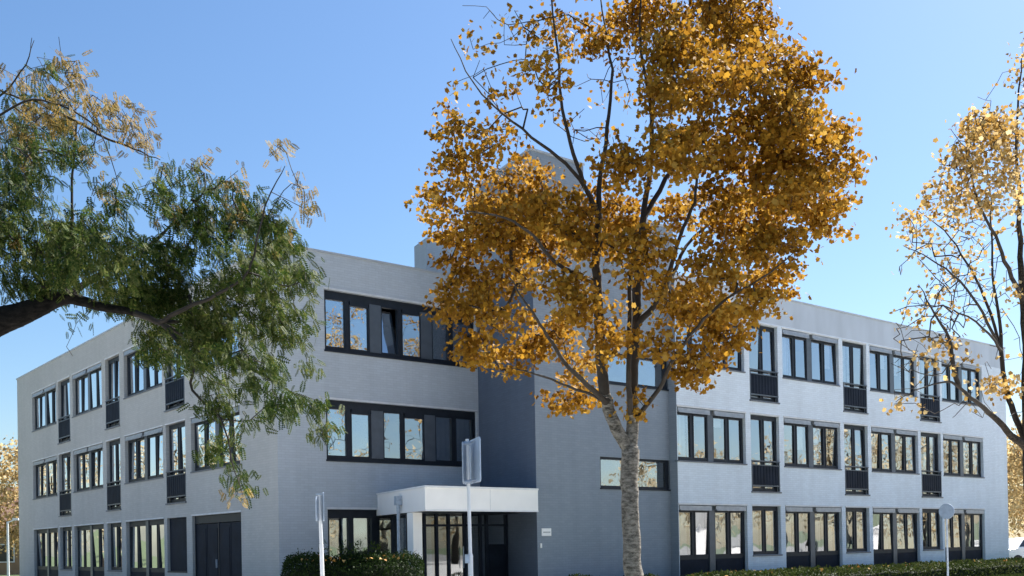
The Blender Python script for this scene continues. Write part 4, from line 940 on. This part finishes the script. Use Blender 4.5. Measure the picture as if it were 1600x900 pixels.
spots = [(-34, 72, .9, 'golden tree behind the lamp post past the left end of the building'), (32.2, 64, .82, 'golden tree behind the white car past the right end of the building'),
         (38.5, 76, .9, 'golden tree farther back beyond the right end of the building')]
refl = [(-46, 60, 1.0), (-41, 48, .9), (-38, 38, .95), (-55, 70, 1.1), (-50, 84, 1.0)]
reflR = [(58, 2, .8), (60, 12, .95), (57, 22, .7), (63, 33, .9), (66, 43, 1.0), (70, 52, .85), (76, 60, 1.0), (54, -8, .9), (61, 7, 1.1), (66, 17, 1.1), (62, 28, 1.1), (69, 38, 1.1), (72, 47, 1.15), (82, 66, 1.1), (80, 54, 1.2), (58, -3, 1.1), (60, -18, 1.1)]
def put(x, y, s, label, group, rot):
    global first
    if first: o = proto; first = False
    else:
        o = proto.copy(); col.objects.link(o)
        for ch in proto.children: k = ch.copy(); col.objects.link(k); k.parent = o
    o.location = (x, y, 0); o.scale = (s, s, s); o.rotation_euler.z = rot; o['label'] = label; o['category'] = 'tree'; o['group'] = group
for i, (x, y, s, lb) in enumerate(spots): put(x, y, s, lb, 'golden trees beyond the building', i * 1.3)
proto = far_proto(.22, 'pale', 'bare_tree'); first = True
for i, (x, y, s) in enumerate(refl): put(x, y, s, 'thin pale autumn tree mirrored in the windows of the left facade', 'trees mirrored in the left facade', i * 2.1)
for i, (x, y, s) in enumerate(reflR): put(x, y, s, 'thin pale autumn tree mirrored in the windows of the right wing', 'trees mirrored in the right wing', i * 1.7)
def house(name, x, y, w_, d_, h_, rz, label, wallc):
    o = thing(name, (x, y, 0), label, 'house'); o.rotation_euler.z = rz; Z = np.zeros(3)
    b = MB(); b.box(WORLD, -w_ / 2, w_ / 2, -d_ / 2, d_ / 2, 0, h_); b.build('wall', wallc, o, org=Z)
    r = MB(); e = .4; hr = d_ * .38
    for s in (-1, 1): r.quad([(-w_ / 2 - e, s * (d_ / 2 + e), h_ - .1), (w_ / 2 + e, s * (d_ / 2 + e), h_ - .1), (w_ / 2 + e, 0, h_ + hr), (-w_ / 2 - e, 0, h_ + hr)])
    for s in (-1, 1): r.quad([(s * w_ / 2, -d_ / 2, h_), (s * w_ / 2, d_ / 2, h_), (s * w_ / 2, 0, h_ + hr * .97)])
    r.build('roof', mat('roof tiles', (.16, .09, .06), .8, .25, 1.5), o, org=Z)
    for lev in range(int(h_ // 2.8)):
        for k in range(int(w_ // 3.2)):
            xx = -w_ / 2 + 1 + k * 3.2
            b = MB(); b.box(WORLD, xx, xx + 1.5, d_ / 2, d_ / 2 + .06, .9 + lev * 2.8, 2.3 + lev * 2.8); b.box(Fac((0, 0), (1, 0), (0, 1)), xx, xx + 1.5, d_ / 2, d_ / 2 + .06, .9 + lev * 2.8, 2.3 + lev * 2.8); wn = b.build('window', MT['white'], o, org=Z)
            b = MB(); b.box(WORLD, xx + .08, xx + 1.42, d_ / 2 + .06, d_ / 2 + .065, .98 + lev * 2.8, 2.22 + lev * 2.8); b.box(Fac((0, 0), (1, 0), (0, 1)), xx + .08, xx + 1.42, d_ / 2 + .06, d_ / 2 + .065, .98 + lev * 2.8, 2.22 + lev * 2.8); b.build('pane', glass_car, wn, org=Z)
    return o
tan = mat('tan brick', (.36, .24, .14), .85, .15, 2, bump=.3)
house('house', -42, 82, 16, 9, 3.4, .1, 'low tan brick house far behind the lamp post on the left', tan)
#house('house', 82, 28, 34, 9, 5.8, R_(72), 'long tan brick terrace mirrored in the right wing windows', tan)
# carport behind the right end
o = thing('carport', (33.5, 57, 0), 'dark flat roofed carport behind the white car on the right', 'carport'); Z = np.zeros(3)
b = MB(); b.box(WORLD, -3.6, 5, -2.5, 2.5, 1.95, 2.2); b.build('roof', MT['roof'], o, org=Z)
for xx in (-3.3, .6, 4.6):
    for yy in (-2.2, 2.2): b = MB(); b.box(WORLD, xx - .06, xx + .06, yy - .06, yy + .06, 0, 1.95); b.build('post', MT['dbark'], o, org=Z)
